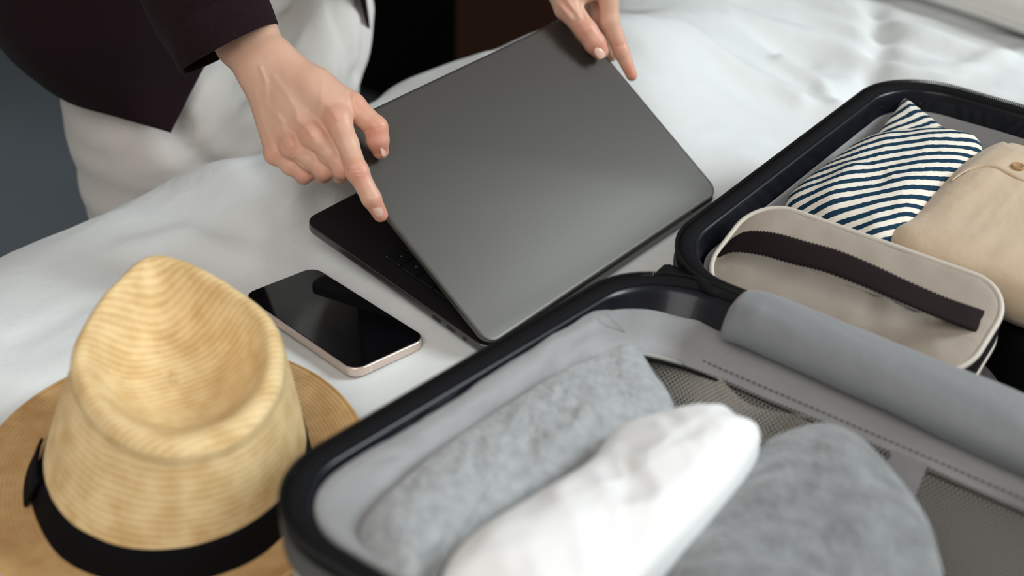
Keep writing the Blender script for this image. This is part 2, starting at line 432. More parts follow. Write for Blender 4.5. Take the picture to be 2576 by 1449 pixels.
def slab(name, c, m, **k):
    """box from eight corners given as (a, b, z) bounds in bed axes"""
    a0, a1, b0, b1, z0, z1 = c
    V = [bedpt(a, b, z) for a in (a0, a1) for b in (b0, b1) for z in (z0, z1)]
    F = [(0, 1, 3, 2), (4, 6, 7, 5), (0, 4, 5, 1), (2, 3, 7, 6), (0, 2, 6, 4), (1, 5, 7, 3)]
    o = build(name, V, F, m, smooth=False, **k); return fix_normals(o)
slab('floor', (-2.5, 3.2, -1.9, 3.2, FLOOR - 0.05, FLOOR), M['floor'], kind='structure')
slab('wall_left', (-2.5, 3.2, -1.98, -1.90, FLOOR, 2.3), M['wall'], kind='structure')
slab('wall_back', (3.2, 3.28, -1.98, 3.2, FLOOR, 2.3), M['wall_dark'], kind='structure')
slab('baseboard_left', (-2.5, 3.2, -1.90, -1.885, FLOOR, FLOOR + 0.09), M['wall'], kind='structure')
slab('baseboard_back', (3.185, 3.2, -1.88, 3.2, FLOOR, FLOOR + 0.09), M['wall_dark'], kind='structure')

def bevel_box(name, c, m, parent, bw=0.004, **k):
    o = slab(name, c, m, parent=parent, **k)
    md = o.modifiers.new('bevel', 'BEVEL'); md.width = bw; md.segments = 2; return o

# wardrobe beyond the bed: black carcass, brown door, black panel put in for shade
wr = thing('wardrobe', 'dark wooden wardrobe in the shadow beyond the bed, one black and one brown door', 'wardrobe', T(bedpt(1.6, -0.75, FLOOR)))
bevel_box('carcass', (1.322, 2.0, -1.36, -0.12, FLOOR + 0.02, 1.5), M['black_wood'], wr)
bevel_box('plinth', (1.34, 1.98, -1.34, -0.14, FLOOR, FLOOR + 0.025), M['black_wood'], wr)
for b0_, b1_, m_ in ((-0.60, -0.125, 'brown'), (-1.355, -0.604, 'black_wood')):  # second door is a black sheet added where the gap is only dark
    dr = bevel_box('door', (1.30, 1.32, b0_, b1_, FLOOR + 0.03, 1.49), M[m_], wr, label='%s wooden door' % ('brown' if m_ == 'brown' else 'black'))
    bevel_box('handle', (1.28, 1.30, b0_ + .03, b0_ + .045, 0.35, 0.60), M['black_wood'], dr, 0.003)

# ------------------------------------------------------------------ bed
bed = thing('bed', 'dark wooden bed with pale mattress under the white duvet', 'bed', T(bedpt(0.4, 0.9, FLOOR)))
bevel_box('mattress', (-1.05, 1.75, 0.02, 1.75, -0.30, -0.075), M['mattress'], bed, 0.04)
bevel_box('base', (-1.08, 1.78, 0.04, 1.78, FLOOR + 0.10, -0.305), M['bed_wood'], bed, 0.01)
for a_ in (-1.0, 1.68):
    for b_ in (0.08, 1.68):
        bevel_box('leg', (a_, a_ + 0.07, b_, b_ + 0.07, FLOOR, FLOOR + 0.10), M['bed_wood'], bed)
bevel_box('headboard', (1.785, 1.85, 0.0, 1.8, FLOOR, 0.75), M['bed_wood'], bed, 0.01)

# laptop frame: hinge edge along x, depth along y, up z
LM = Matrix(((0.6534, -0.7538, 0.0702, -0.0159), (0.7556, 0.6437, -0.1212, 0.8205), (0.0462, 0.1323, 0.9901, 0.0154), (0, 0, 0, 1)))
LMn = np.array(LM)
def lap(p): return LMn[:3, :3] @ np3(p) + LMn[:3, 3]
PM = Matrix(((0.7001, 0.7140, -0.0125, -0.2171), (-0.7137, 0.6990, 0.0452, 0.8904), (0.0234, -0.0404, 0.9989, 0.0076), (0, 0, 0, 1)))
PMn = np.array(PM)
def pho(p): return PMn[:3, :3] @ np3(p) + PMn[:3, 3]
LW, LD, PL, PW = 0.3041, 0.2124, 0.1467, 0.0715

# suitcase frame
SC = np.array([0.0950, 0.8195, 0.10]); SL = np.array([0.8120, -0.5836, 0.0])
DN = np.array([-0.6066, -0.7950, 0.0]); DF = np.array([0.6036, 0.7973, 0.0])
WN, WF, SLEN = 0.388, 0.414, 0.60

# duvet: supports under the things that lie on it
ctl = []
for i in np.linspace(0, 1, 5):
    for j in np.linspace(0, 1, 4): ctl.append(lap((i * LW, j * LD, -0.0165)))
for i in (0, .5, 1):
    for j in (0, .5, 1): ctl.append(pho((i * PL, j * PW, -0.0082)))
for l_ in (0.0, 0.2, 0.4, 0.6):
    for t_ in (-0.38, -0.25, -0.12, 0, 0.12, 0.25, 0.4):
        q = SC + l_ * SL + (-t_ * DN if t_ < 0 else t_ * DF) * (1 if t_ >= 0 else -1); 
        q = SC + l_ * SL + (abs(t_) * DN if t_ < 0 else t_ * DF); q[2] = -0.004; ctl.append(q)
for hx, hy in ((-0.32, 0.7), (-0.22, 0.56), (-0.12, 0.68), (-0.2, 0.78), (-0.22, 0.66), (-0.33, 0.58)): ctl.append(np.array([hx, hy, 0.0]))
for a_ in np.linspace(-0.9, 1.6, 9):
    for b_ in (0.0, 0.35, 0.9, 1.5):
        q = bedpt(a_, b_, 0.0)
        if min(np.hypot(*(q[:2] - c[:2])) for c in ctl[:29]) > 0.16: ctl.append(np.array([q[0], q[1], 0.004]))
for a_, z_ in ((-.2, 0), (-.05, 0), (.08, 0), (.18, .006), (.28, .014), (.40, .024), (.52, .030), (.66, .030), (.82, .020), (1.0, .006)): ctl.append(bedpt(a_, -.03, z_))
for a_, z_ in ((-.1, 0), (.04, .002), (.12, .012), (.62, .036), (.8, .022)): ctl.append(bedpt(a_, .09, z_))
ctl = np.array(ctl)
SG = 0.11
K = np.exp(-((ctl[:, None, :2] - ctl[None, :, :2]) ** 2).sum(-1) / (2 * SG * SG))
wts = np.linalg.solve(K + 2e-3 * np.eye(len(ctl)), ctl[:, 2])
def support(X, Y):
    z = np.zeros(np.shape(X))
    for c, ww in zip(ctl, wts): z = z + ww * np.exp(-((X - c[0]) ** 2 + (Y - c[1]) ** 2) / (2 * SG * SG))
    return z
def rectmask(X, Y, P, soft):
    """0 inside a convex quad, 1 outside it"""
    P = np.array(P)[:, :2]; c = P.mean(0); d = np.full(np.shape(X), -1e9)
    for i in range(len(P)):
        a, b = P[i], P[(i + 1) % len(P)]; nrm = np.array([b[1] - a[1], a[0] - b[0]]); nrm = nrm / np.linalg.norm(nrm)
        if (c - a) @ nrm > 0: nrm = -nrm
        d = np.maximum(d, (X - a[0]) * nrm[0] + (Y - a[1]) * nrm[1])
    return sstep(-0.004, soft, d)

def duvet_z(X, Y):
    z = support(X, Y)
    m = rectmask(X, Y, [lap((0, 0, 0)), lap((LW, 0, 0)), lap((LW, LD, 0)), lap((0, LD, 0))], 0.05)
    m = m * rectmask(X, Y, [pho((0, 0, 0)), pho((PL, 0, 0)), pho((PL, PW, 0)), pho((0, PW, 0))], 0.035)
    sm = rectmask(X, Y, [SC + WN * DN, SC + SLEN * SL + WN * DN, SC + SLEN * SL + WF * DF, SC + WF * DF], 0.05)
    hm = sstep(0.125, 0.17, np.hypot((X + 0.218), (Y - 0.655) * 0.88))
    # long folds running along the bed's width, finer ones across
    c, s_ = math.cos(math.radians(-27)), math.sin(math.radians(-27))
    u = X * c + Y * s_; v = -X * s_ + Y * c
    warp = 0.05 * fbm(u * 4, v * 4, 2)
    far = sstep(1.12, 1.45, Y + 0.45 * X)
    wr_ = 0.0050 * fbm(u * 2.2 + 3, v * 9 + warp * 30, 3)
    ph_ = v * 46 + 3.2 * fbm(u * 2.6 + 1, v * 3.1, 3) + 1.5 * np.sin(u * 5)
    am_ = 0.35 + 0.65 * sstep(-0.4, 0.6, fbm(u * 3.0 + 11, v * 6 + 4, 3))
    wr_ = wr_ + far * am_ * (0.0085 * np.maximum(np.sin(ph_), -0.35) ** 1 + 0.0042 * np.sin(ph_ * 1.9 + 2 * fbm(u * 4, v * 4, 2)))
    wr_ = wr_ + far * 0.0055 * ridge(u * 3.1 + 1.3, v * 12, 3)
    wr_ = wr_ + 0.0022 * ridge(u * 4.0 + 9, v * 13 + 2 + warp * 25, 2) * (1 - 0.3 * far)
    left = sstep(0.35, 0.02, (X - BO[0]) * BB[0] + (Y - BO[1]) * BB[1])
    wr_ = wr_ + left * 0.0085 * ridge(u * 3.3 + 4, v * 7 + 6, 2)
    # single creases seen on the cloth
    for pl, wdt, dep in (([(0.1161, 1.4698, 0.0000), (0.1765, 1.4115, 0.0000), (0.2363, 1.3467, 0.0000), (0.2963, 1.2866, 0.0000)], 0.011, 0.007),
                    ([(0.4298, 1.5677, 0.0000), (0.4183, 1.4559, 0.0000), (0.3858, 1.3542, 0.0000), (0.3492, 1.3105, 0.0000)], 0.016, -0.012),
                    ([(0.2888, 1.3775, 0.0000), (0.3273, 1.3440, 0.0000), (0.3390, 1.2901, 0.0000)], 0.010, 0.010),
                    ([(0.0657, 1.5079, 0.0000), (0.1470, 1.5155, 0.0000), (0.2412, 1.4633, 0.0000), (0.3239, 1.4023, 0.0000)], 0.014, -0.006),
                    ([(0.3993, 1.3979, 0.0000), (0.4881, 1.3947, 0.0000), (0.5827, 1.4474, 0.0000)], 0.014, 0.007),
                    ([(0.3926, 1.2474, 0.0000), (0.4596, 1.2527, 0.0000), (0.5342, 1.2868, 0.0000)], 0.012, 0.005),
                    ([(-0.3692, 0.8157, 0.0000), (-0.3338, 0.8719, 0.0000), (-0.2727, 0.8814, 0.0000)], 0.012, -0.003),
                    ([(-0.3241, 0.9568, 0.0000), (-0.2804, 0.9728, 0.0000), (-0.2278, 0.9474, 0.0000)], 0.012, 0.005),
                    ([(-0.2226, 1.0755, 0.0000), (-0.1954, 1.0193, 0.0000), (-0.1751, 0.9541, 0.0000)], 0.010, 0.005),
                    ([(-0.2354, 1.0450, 0.0000), (-0.2060, 0.9979, 0.0000), (-0.1885, 0.9532, 0.0000)], 0.010, -0.005),
                    ([(-0.0998, 0.8426, 0.0000), (-0.0733, 0.9000, 0.0000), (-0.0418, 0.8569, 0.0000)], 0.004, -0.0015)):
        wr_ = wr_ + dep * np.exp(-(segdist2(X, Y, [(p[0], p[1]) for p in pl]) / wdt) ** 2)
    return z + wr_ * m * sm * hm

na_, nb_ = 430, 300
av = np.linspace(-1.05, 1.75, na_)
bv = np.concatenate([np.linspace(-0.34, 0, 26)[:-1], np.linspace(0, 1.0, 215), np.linspace(1.0, 1.78, 61)[1:]])
A_, B_ = np.meshgrid(av, bv, indexing='ij')
RR = 0.105
Bin = np.where(B_ < 0, 0, B_)
wob = (np.interp(A_, [-1.0, 0, .13, .2, .3, .47, .8, 1.7], [-.083, -.083, -.086, -.070, -.042, -.034, -.030, -.030]) + 0.006 * fbm(A_ * 9 + 2, A_ * 0 + 1.5, 3)) * sstep(0.30, 0.0, Bin)           # the edge is not straight
Xd = BO[0] + A_ * BA[0] + (Bin + wob) * BB[0]; Yd = BO[1] + A_ * BA[1] + (Bin + wob) * BB[1]
drop = np.where(Bin < RR, RR - np.sqrt(np.maximum(RR ** 2 - (RR - Bin) ** 2, 0)), 0) * 0.85
Zt = duvet_z(Xd, Yd)
def press(Z, Mx, w_, d_, under):
    """keep the cloth under a flat thing that lies on it"""
    o = Mx[:3, 3]; ex, ey_, n_ = Mx[:3, 0], Mx[:3, 1], Mx[:3, 2]
    plane = o[2] + under * n_[2] - ((Xd - o[0]) * n_[0] + (Yd - o[1]) * n_[1]) / n_[2]
    lx = (Xd - o[0]) * ex[0] + (Yd - o[1]) * ex[1]; ly = (Xd - o[0]) * ey_[0] + (Yd - o[1]) * ey_[1]
    dd = np.maximum(np.maximum(-lx, lx - w_), np.maximum(-ly, ly - d_))
    return np.where(dd < 0.007, np.minimum(Z, plane), np.minimum(Z, plane + np.maximum(dd - 0.007, 0) * 0.5 + (dd > .05) * 1.0))
Zt = press(Zt, PMn, PL, PW, -0.0083); Zt = press(Zt, LMn, LW, LD, -0.0172)
Zd = Zt - drop + np.where(B_ < 0, B_, 0)
hang = np.where(B_ < 0, 0.020 * np.sin(A_ * 23 + 2 * np.sin(A_ * 7)) * np.clip(-B_ * 5, 0, 1), 0)
Xd = Xd - hang * BB[0]; Yd = Yd - hang * BB[1]
dv = build('duvet', np.stack([Xd, Yd, Zd], -1).reshape(-1, 3), grid_faces(na_, len(bv)), M['duvet'])
tagged(dv, 'white cotton duvet with soft creases spread over the bed', 'duvet')
fix_normals(dv)

# pillow at the far end, only its seamed front edge in view
pe0 = (0.4856, 1.5432, 0.0350); pe1 = (0.5769, 1.4426, 0.0350)
pd = np3(pe1) - np3(pe0); pd[2] = 0; pd /= np.linalg.norm(pd); pn = np.array([-pd[1], pd[0], 0])
pc = (np3(pe0) + np3(pe1)) / 2 + pn * 0.24; pc[2] = 0.03
pil = thing('pillow', 'white pillow at the far end of the bed, seamed edge at the top right corner', 'pillow', T(pc))
def pillow_pt(u, v, s):
    e = (1 - abs(u) ** 3.2) * (1 - abs(v) ** 3.2)
    hgt = 0.055 * max(e, 0) ** 0.55
    k_ = 1 - 0.06 * (1 - abs(u)) * abs(v) ** 2 - 0.03
    return pc + pd * u * 0.36 * k_ + pn * v * 0.24 * k_ + np.array([0, 0, s * hgt + 0.004 * fbm(np.array([u * 3.]), np.array([v * 3. + 5]))[0] * e])
N_ = 41
us = np.sin(np.linspace(-math.pi / 2, math.pi / 2, N_))
for s_ in (1, -1):
    V = [pillow_pt(u, v, s_ * (1 if s_ > 0 else 0.55)) for u in us for v in us]
    fix_normals(build('pillow_top' if s_ > 0 else 'pillow_underside', V, grid_faces(N_, N_), M['pillow'], pil))
pts = [pillow_pt(u, -1, 0) for u in us] + [pillow_pt(1, v, 0) for v in us[1:]] + [pillow_pt(u, 1, 0) for u in us[::-1][1:]] + [pillow_pt(-1, v, 0) for v in us[::-1][1:-1]]
tube('seam', pts, 0.003, M['pillow'], pil, closed=True)

# ================================================================== LAPTOP
lt = thing('laptop', 'thin space grey laptop with its lid part open, held by two hands on the duvet', 'laptop', LM)
def rings_z(x0, x1, y0, y1, r, prof):
    """prof: list of (inset, z)"""
    return [np.c_[rrect(x0 + i, x1 - i, y0 + i, y1 - i, max(r - i, 0.0008)), np.full(96, z)] for i, z in prof]
_n = len(rrect(0, 1, 0, 1, 0.1))
def rings_z(x0, x1, y0, y1, r, prof):
    return [np.c_[rrect(x0 + i, x1 - i, y0 + i, y1 - i, max(r - i, 0.0008)), np.full(_n, z)] for i, z in prof]
TOPZ = -0.0045
loft('base', rings_z(0, LW, 0, LD, 0.0125, [(0.010, TOPZ - 0.0112), (0.004, TOPZ - 0.0105), (0.0012, TOPZ - 0.0085), (0, TOPZ - 0.0060), (0, TOPZ - 0.0006), (0.0005, TOPZ)]),
     M['lap_side'], lt, cap0=True, cap1=True, smooth=True, local=True).modifiers.new('es', 'EDGE_SPLIT').split_angle = 0.6
loft('keyboard_deck', rings_z(0.0006, LW - 0.0006, 0.0006, LD - 0.0006, 0.012, [(0, TOPZ - 0.0002), (0, TOPZ + 0.0002)]), M['deck'], lt, cap1=True, smooth=False, local=True)
loft('keyboard_well', rings_z(0.0160, LW - 0.0160, 0.0205, 0.1335, 0.003, [(0, TOPZ + 0.00020), (0, TOPZ + 0.00028)]), M['blackplastic'], lt, cap1=True, smooth=False, local=True)
loft('trackpad', rings_z(0.087, LW - 0.087, 0.140, 0.206, 0.004, [(0, TOPZ + 0.0001), (0, TOPZ + 0.0005), (0.0004, TOPZ + 0.0006)]), M['deck'], lt, cap1=True, smooth=False, local=True)
# speaker grilles: rows of tiny raised dots either side
def dots(name, x0, x1, y0, y1, p, r):
    V = []; F = []
    for i in range(int((x1 - x0) / p)):
        for j in range(int((y1 - y0) / p)):
            cx = x0 + i * p + (0.5 * p if j % 2 else 0); cy = y0 + j * p; b = len(V)
            V += [(cx - r, cy, TOPZ + .0003), (cx, cy - r, TOPZ + .0003), (cx + r, cy, TOPZ + .0003), (cx, cy + r, TOPZ + .0003), (cx, cy, TOPZ + .00036)]
            F += [(b, b + 1, b + 4), (b + 1, b + 2, b + 4), (b + 2, b + 3, b + 4), (b + 3, b, b + 4)]
    return build(name, V, F, M['blackplastic'], lt, smooth=False, kind='stuff', local=True)
dots('speaker_grille', 0.0045, 0.0140, 0.022, 0.132, 0.0013, 0.00032)
dots('speaker_grille', LW - 0.0140, LW - 0.0045, 0.022, 0.132, 0.0013, 0.00032)
# keys
KW = (LW - 0.034) / 14.5
rows = [[1.5] + [1] * 12 + [1], [1] * 13 + [1.5], [1.5] + [1] * 13, [1.75] + [1] * 11 + [1.75], [2.25] + [1] * 10 + [2.25], [1, 1, 1, 1.25, 5, 1.25, 1, 1, 1, 1]]
keymesh = {}
def key_mesh(wd):
    if wd in keymesh: return keymesh[wd]
    a = wd * KW / 2 - 0.0009; b = 0.0185 / 2 - 0.0009
    R = [np.c_[rrect(-a + i, a - i, -b + i, b - i, 0.0016, 3, 2), np.full(20, z)] for i, z in [(0, 0), (0, 0.0009), (0.0004, 0.0012)]]
    n = len(R[0]); V = np.concatenate(R)
    me = bpy.data.meshes.new('key'); me.from_pydata(V.tolist(), [], grid_faces(3, n, False, True) + [tuple(range(2 * n, 3 * n))])
    me.materials.append(M['key']); keymesh[wd] = me; return me
for ri, row in enumerate(rows):
    x = 0.017; tot = sum(row); sc_ = 14.5 / tot
    for ki, wd in enumerate(row):
        o = bpy.data.objects.new('key', key_mesh(round(wd * sc_, 4))); COL.objects.link(o); o.parent = lt
        o.location = (x + wd * sc_ * KW / 2, 0.0225 + 0.0185 * (ri + 0.5), TOPZ + 0.0003)
        x += wd * sc_ * KW
# two legends and the small light that show on the nearest keys
def flat_poly(name, P, m, parent=None, z=TOPZ + 0.00165):
    return build(name, [(x, y, z) for x, y in P], [tuple(range(len(P)))], m, parent or lt, smooth=False, local=True)
bx, by = 0.0275, 0.0225 + 0.0185 * 5.45
flat_poly('key_legend', [(bx - .0006, by + .0004), (bx + .0007, by + .0004), (bx, by - .0007)], M['glyph'])
bx2, by2 = 0.0275, 0.0225 + 0.0185 * 4.5
arrow = [(0, .0015), (.0015, 0), (.0008, 0), (.0008, -.0012), (-.0008, -.0012), (-.0008, 0), (-.0015, 0)]
V = []; F = []
for k_, (x, y) in enumerate(arrow):
    V += [(bx2 - x, by2 - y, TOPZ + .00165), (bx2 - x * .70, by2 - (y * .72 + .0001), TOPZ + .00165)]
for k_ in range(7): a_, b_ = 2 * k_, 2 * ((k_ + 1) % 7); F.append((a_, b_, b_ + 1, a_ + 1))
build('key_legend', V, F, M['glyph'], lt, smooth=False, local=True)
flat_poly('indicator_light', [(0.0182 + .0004 * math.cos(t), 0.0225 + 0.0185 * 5.85 + .0004 * math.sin(t)) for t in np.linspace(0, 6.28, 9)[:-1]], M['led'])
# ports on the left side
def pill(name, yc, ln, ht, m, x):
    P = rrect(yc - ln / 2, yc + ln / 2, TOPZ - 0.0047 - ht / 2, TOPZ - 0.0047 + ht / 2, ht / 2 * 0.98, 6, 3)
    n = len(P); V = [(x, p[0], p[1]) for p in P] + [(x + 0.0012, p[0], p[1]) for p in P]
    F = grid_faces(2, n, False, True) + [tuple(range(n))]
    return fix_normals(build(name, V, F, m, lt, smooth=False, local=True))
for yc, ln in ((0.055, 0.0092), (0.0395, 0.0092), (0.0245, 0.0038)):
    pill('port_rim' if ln > .005 else 'jack_rim', yc, ln + 0.0006, 0.0036 if ln > .005 else 0.0042, M['lap'], -0.00012)
    pill('port' if ln > .005 else 'audio_jack', yc, ln, 0.0030 if ln > .005 else 0.0037, M['blackplastic'], -0.0002)
for fx in (0.03, LW - 0.03):
    for fy in (0.025, LD - 0.025):
        R = [[(fx + r * math.cos(t), fy + r * math.sin(t), z) for t in np.linspace(0, 2 * math.pi, 17)[:-1]] for r, z in ((0.006, TOPZ - 0.011), (0.005, TOPZ - 0.0125))]
        loft('rubber_foot', R, M['blackplastic'], lt, cap1=True, local=True)
tube('hinge', [(0.04, 0.003, -0.0048), (LW - 0.04, 0.003, -0.0048)], 0.0030, M['blackplastic'], lt, local=True)
# lid
LA = 0.4601
ey, ez = math.cos(LA), math.sin(LA)
def lidp(x, v, dpt): return (x, v * ey + dpt * ez, v * ez - dpt * ey)
def lid_rings(x0, x1, v0, v1, r, prof):
    return [[lidp(p[0], p[1], dd) for p in rrect(x0 + i, x1 - i, v0 + i, v1 - i, max(r - i, 0.0008))] for i, dd in prof]
lid = loft('lid', lid_rings(0, LW, 0, LD, 0.0125, [(0.0015, 0.0042), (0.0002, 0.0042), (0, 0.0036), (0, 0.0012), (0.0004, 0.0004), (0.0012, 0.0001), (0.003, 0)]), M['lap'], lt, cap0=True, cap1=True, local=True)
lid.modifiers.new('es', 'EDGE_SPLIT').split_angle = 0.5
loft('screen', lid_rings(0.002, LW - 0.002, 0.002, LD - 0.002, 0.010, [(0, 0.00425), (0, 0.0045)]), M['glass'], lid, cap1=True, smooth=False, local=True)
loft('gasket', lid_rings(0.0004, LW - 0.0004, 0.0004, LD - 0.0004, 0.012, [(0, 0.0042), (0, 0.0048), (0.0012, 0.0048)]), M['blackplastic'], lid, smooth=False, local=True)

# ================================================================== PHONE
ph = thing('phone', 'phone with dark glossy screen and pink gold frame lying beside the straw hat', 'phone', PM)
o = loft('frame', rings_z(0, PL, 0, PW, 0.0112, [(0.004, -0.0078), (0.0006, -0.0078), (0, -0.0070), (0, -0.0007), (0.0006, -0.0001), (0.0012, 0)]), M['phone_frame'], ph, cap0=True, cap1=True, local=True)
o.modifiers.new('es', 'EDGE_SPLIT').split_angle = 0.7
loft('screen', rings_z(0.0010, PL - 0.0010, 0.0010, PW - 0.0010, 0.0104, [(0, -0.0001), (0, 0.00015), (0.0004, 0.0003)]), M['glass'], ph, cap1=True, smooth=False, local=True)
def pbox(name, x0, x1, y0, y1, z0, z1, m, **k):
    V = [(x, y, z) for x in (x0, x1) for y in (y0, y1) for z in (z0, z1)]
    F = [(0, 1, 3, 2), (4, 6, 7, 5), (0, 4, 5, 1), (2, 3, 7, 6), (0, 2, 6, 4), (1, 5, 7, 3)]
    o = fix_normals(build(name, V, F, m, ph, smooth=False, local=True)); md = o.modifiers.new('b', 'BEVEL'); md.width = 0.0002; md.segments = 2; return o
pbox('antenna_band', PL - 0.0150, PL - 0.0142, -0.00004, 0.002, -0.0072, -0.0005, M['phone_band'])
pbox('antenna_band', 0.0138, 0.0146, -0.00004, 0.002, -0.0072, -0.0005, M['phone_band'])
pbox('antenna_band', PL - 0.002, PL + 0.00004, 0.0158, 0.0166, -0.0072, -0.0005, M['phone_band'])
pbox('antenna_band', PL - 0.0150, PL - 0.0142, PW - 0.002, PW + 0.00004, -0.0072, -0.0005, M['phone_band'])
pbox('side_button', 0.043, 0.062, PW - 0.0005, PW + 0.0005, -0.0055, -0.0023, M['phone_frame'])
pbox('volume_button', 0.036, 0.046, -0.0004, 0.0005, -0.0055, -0.0023, M['phone_frame'])
pbox('volume_button', 0.050, 0.060, -0.0004, 0.0005, -0.0055, -0.0023, M['phone_frame'])

# ================================================================== SUITCASE
sc_root = thing('suitcase', 'open hard shell suitcase with black zipped rims and grey lining lying on the duvet', 'suitcase', T(SC + 0.3 * SL + np.array([0, 0, -0.098])))
def rim(side, t): return 0.10 + (0.0909 if side == 'N' else 0.0242) * t
def sp(side, l, t, z):
    return SC * np.array([1, 1, 0]) + l * SL + t * (DN if side == 'N' else DF) + np.array([0, 0, z])
def sring(side, il, ih, io, r, dz=None, z=None, hx=0.0, n=14, seg=40):
    W_ = WN if side == 'N' else WF
    R = rrect(il, SLEN - il, ih, W_ - io, r, n, seg); out = []
    for l_, t_ in R:
        zz = z if z is not None else rim(side, t_) + dz - hx * (1 - sstep(0.015, 0.10, t_))
        out.append(sp(side, l_, t_, zz))
    return np.array(out)
CR = 0.062
for sd, wd in (('N', WN), ('F', WF)):
    h1 = 0.020 if sd == 'N' else 0.010
    loft('shell', [sring(sd, .050, .050, .050, .03, z=.001), sring(sd, .024, .024, .024, .045, z=.004), sring(sd, .008, .008, .008, .058, z=.020),
                   sring(sd, .003, .003, .003, .06, z=.045), sring(sd, .0012, .0012, .0012, CR, dz=-.028)], M['shell'], sc_root, cap0=True)
    loft('shell_trim', [sring(sd, .0012, .0012, .0012, CR, dz=-.029), sring(sd, -.0012, -.0012, -.0012, CR, dz=-.0275), sring(sd, -.0015, -.0015, -.0015, CR, dz=-.012), sring(sd, 0, 0, 0, CR, dz=-.010)], M['shell_trim'], sc_root)
    loft('zip_tape', [sring(sd, 0, 0, 0, CR, dz=-.0125), sring(sd, -.001, -.001, -.001, CR, dz=-.004), sring(sd, .0005, .0005, .0005, CR, dz=-.0005), sring(sd, .003, .003, .003, CR, dz=0.0006),
                      sring(sd, .0085, .0085, .0085, CR - .006, dz=-.0002), sring(sd, .0105, .0105, .0105, CR - .008, dz=-.002)], M['tape'], sc_root)
    loft('inner_rim', [sring(sd, .0100, .0100, .0100, CR - .008, dz=-.0025), sring(sd, .0112, .0120, .0112, CR - .009, dz=-.0020, hx=.001), sring(sd, .0125, .016, .0125, CR - .01, dz=-.0045, hx=.003),
                       sring(sd, .0140, .022 if sd == 'N' else .018, .0140, CR - .011, dz=-.012, hx=.006), sring(sd, .0160, .030 if sd == 'N' else .020, .0160, CR - .012, dz=-.024 if sd == 'F' else -.016, hx=.012 if sd == 'N' else .004),
                       sring(sd, .0165 if sd == 'F' else .0200, .034 if sd == 'N' else .024, .0165 if sd == 'F' else .0200, CR - .014, dz=-.033 if sd == 'F' else -.045, hx=.010)], M['rim_black'], sc_root)
    # zip teeth standing on the outer edge
    ring_ = sring(sd, -.0005, -.0005, -.0005, CR, dz=-.0030); m_ = len(ring_)
    seglen = np.linalg.norm(np.roll(ring_, -1, 0) - ring_, axis=1); cum = np.concatenate([[0], np.cumsum(seglen)]); L_ = cum[-1]
    cl = np.vstack([ring_, ring_[:1]]); nt_ = int(L_ / 0.00175)
    s_ = np.arange(nt_) * L_ / nt_
    P_ = np.stack([np.interp(s_, cum, cl[:, c]) for c in range(3)], 1)
    t_, si_, nn_ = frames(P_, True)
    ctr = ring_.mean(0); sg = np.sign(((P_ - ctr) * si_).sum(1))[:, None]; si_ = si_ * sg
    V = []; 
    for (a_, b_, c_) in [(x, y, z) for x in (-.00045, .00045) for y in (-.0008, .0016) for z in (-.0014, .0014)]:
        V.append(P_ + a_ * t_ + b_ * si_ + c_ * nn_ + np.array([0, 0, .0028]))
    V = np.stack(V, 1).reshape(-1, 3)
    q = np.array([(0, 1, 3, 2), (4, 6, 7, 5), (0, 4, 5, 1), (2, 3, 7, 6), (0, 2, 6, 4), (1, 5, 7, 3)])
    F = (np.arange(nt_)[:, None, None] * 8 + q[None]).reshape(-1, 4)
    build('zip_teeth', V, F, M['teeth'], sc_root, smooth=False, kind='stuff')

def fab(side, rings, name, m, amp=0.0018, sc2=30, **k):
    """fabric ring with slight creases"""
    out = []
    for i, R in enumerate(rings):
        R = np.array(R); a = amp * (0.3 if i in (0, len(rings) - 1) else 1.0)
        R[:, 2] += a * ridge(R[:, 0] * sc2 + 3 * i * .2, R[:, 1] * sc2, 2); out.append(R)
    return loft(name, out, m, sc_root, **k)
# far shell: straight lining down to the floor
fab('F', [sring('F', .0162, .024, .0162, .048, dz=-.0215), sring('F', .0180, .025, .0180, .047, dz=-.026), sring('F', .024, .028, .024, .045, dz=-.045), sring('F', .034, .034, .034, .040, z=.035), sring('F', .044, .044, .044, .03, z=.014), sring('F', .09, .09, .09, .02, z=.011)], 'lining', M['lining'], cap1=True, amp=.0012, sc2=13)
# near shell: lining floor, then the fabric frame that slopes inwards from the rim
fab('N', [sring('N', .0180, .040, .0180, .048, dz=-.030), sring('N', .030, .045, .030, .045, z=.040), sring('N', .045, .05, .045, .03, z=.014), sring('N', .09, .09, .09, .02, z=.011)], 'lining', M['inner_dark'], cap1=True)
fab('N', [sring('N', .0150, .024, .0150, .048, dz=-.0085, hx=.012), sring('N', .0158, .027, .0158, .048, dz=-.0065, hx=.013), sring('N', .0200, .034, .0200, .050, dz=-.0075, hx=.016), sring('N', .0260, .044, .0260, .058, dz=-.0120, hx=.020),
          sring('N', .0315, .052, .036, .066, dz=-.0180, hx=.022), sring('N', .0345, .057, .041, .070, dz=-.0220, hx=.024)], 'lining_frame', M['lining'], amp=.0032, sc2=15)
pr = sring('N', .0352, .058, .042, .070, dz=-.0215, hx=.024)
lt_ = ((pr - SC) @ SL); tt_ = np.linalg.norm((pr - SC)[:, :2] - lt_[:, None] * SL[:2], axis=1)
k_s = int(np.argmax((tt_ < .075) & (lt_ > .06) & (lt_ < .3) & (np.roll((tt_ < .075) & (lt_ > .06), 1) == False)))
pr2 = np.array([p for p, t_ in zip(np.roll(pr, -int(np.argmin(np.abs(lt_ - .30) + 10 * (tt_ > .075))), axis=0), pr)])
d2 = np.linalg.norm(((pr2 - SC) - ((pr2 - SC) @ SL)[:, None] * SL)[:, :2], axis=1); l2 = (pr2 - SC) @ SL
pr2 = pr2[~((d2 < .064) & (l2 > .07))]
tube('piping', pr2, 0.0016, M['piping_grey'], sc_root, k=6)
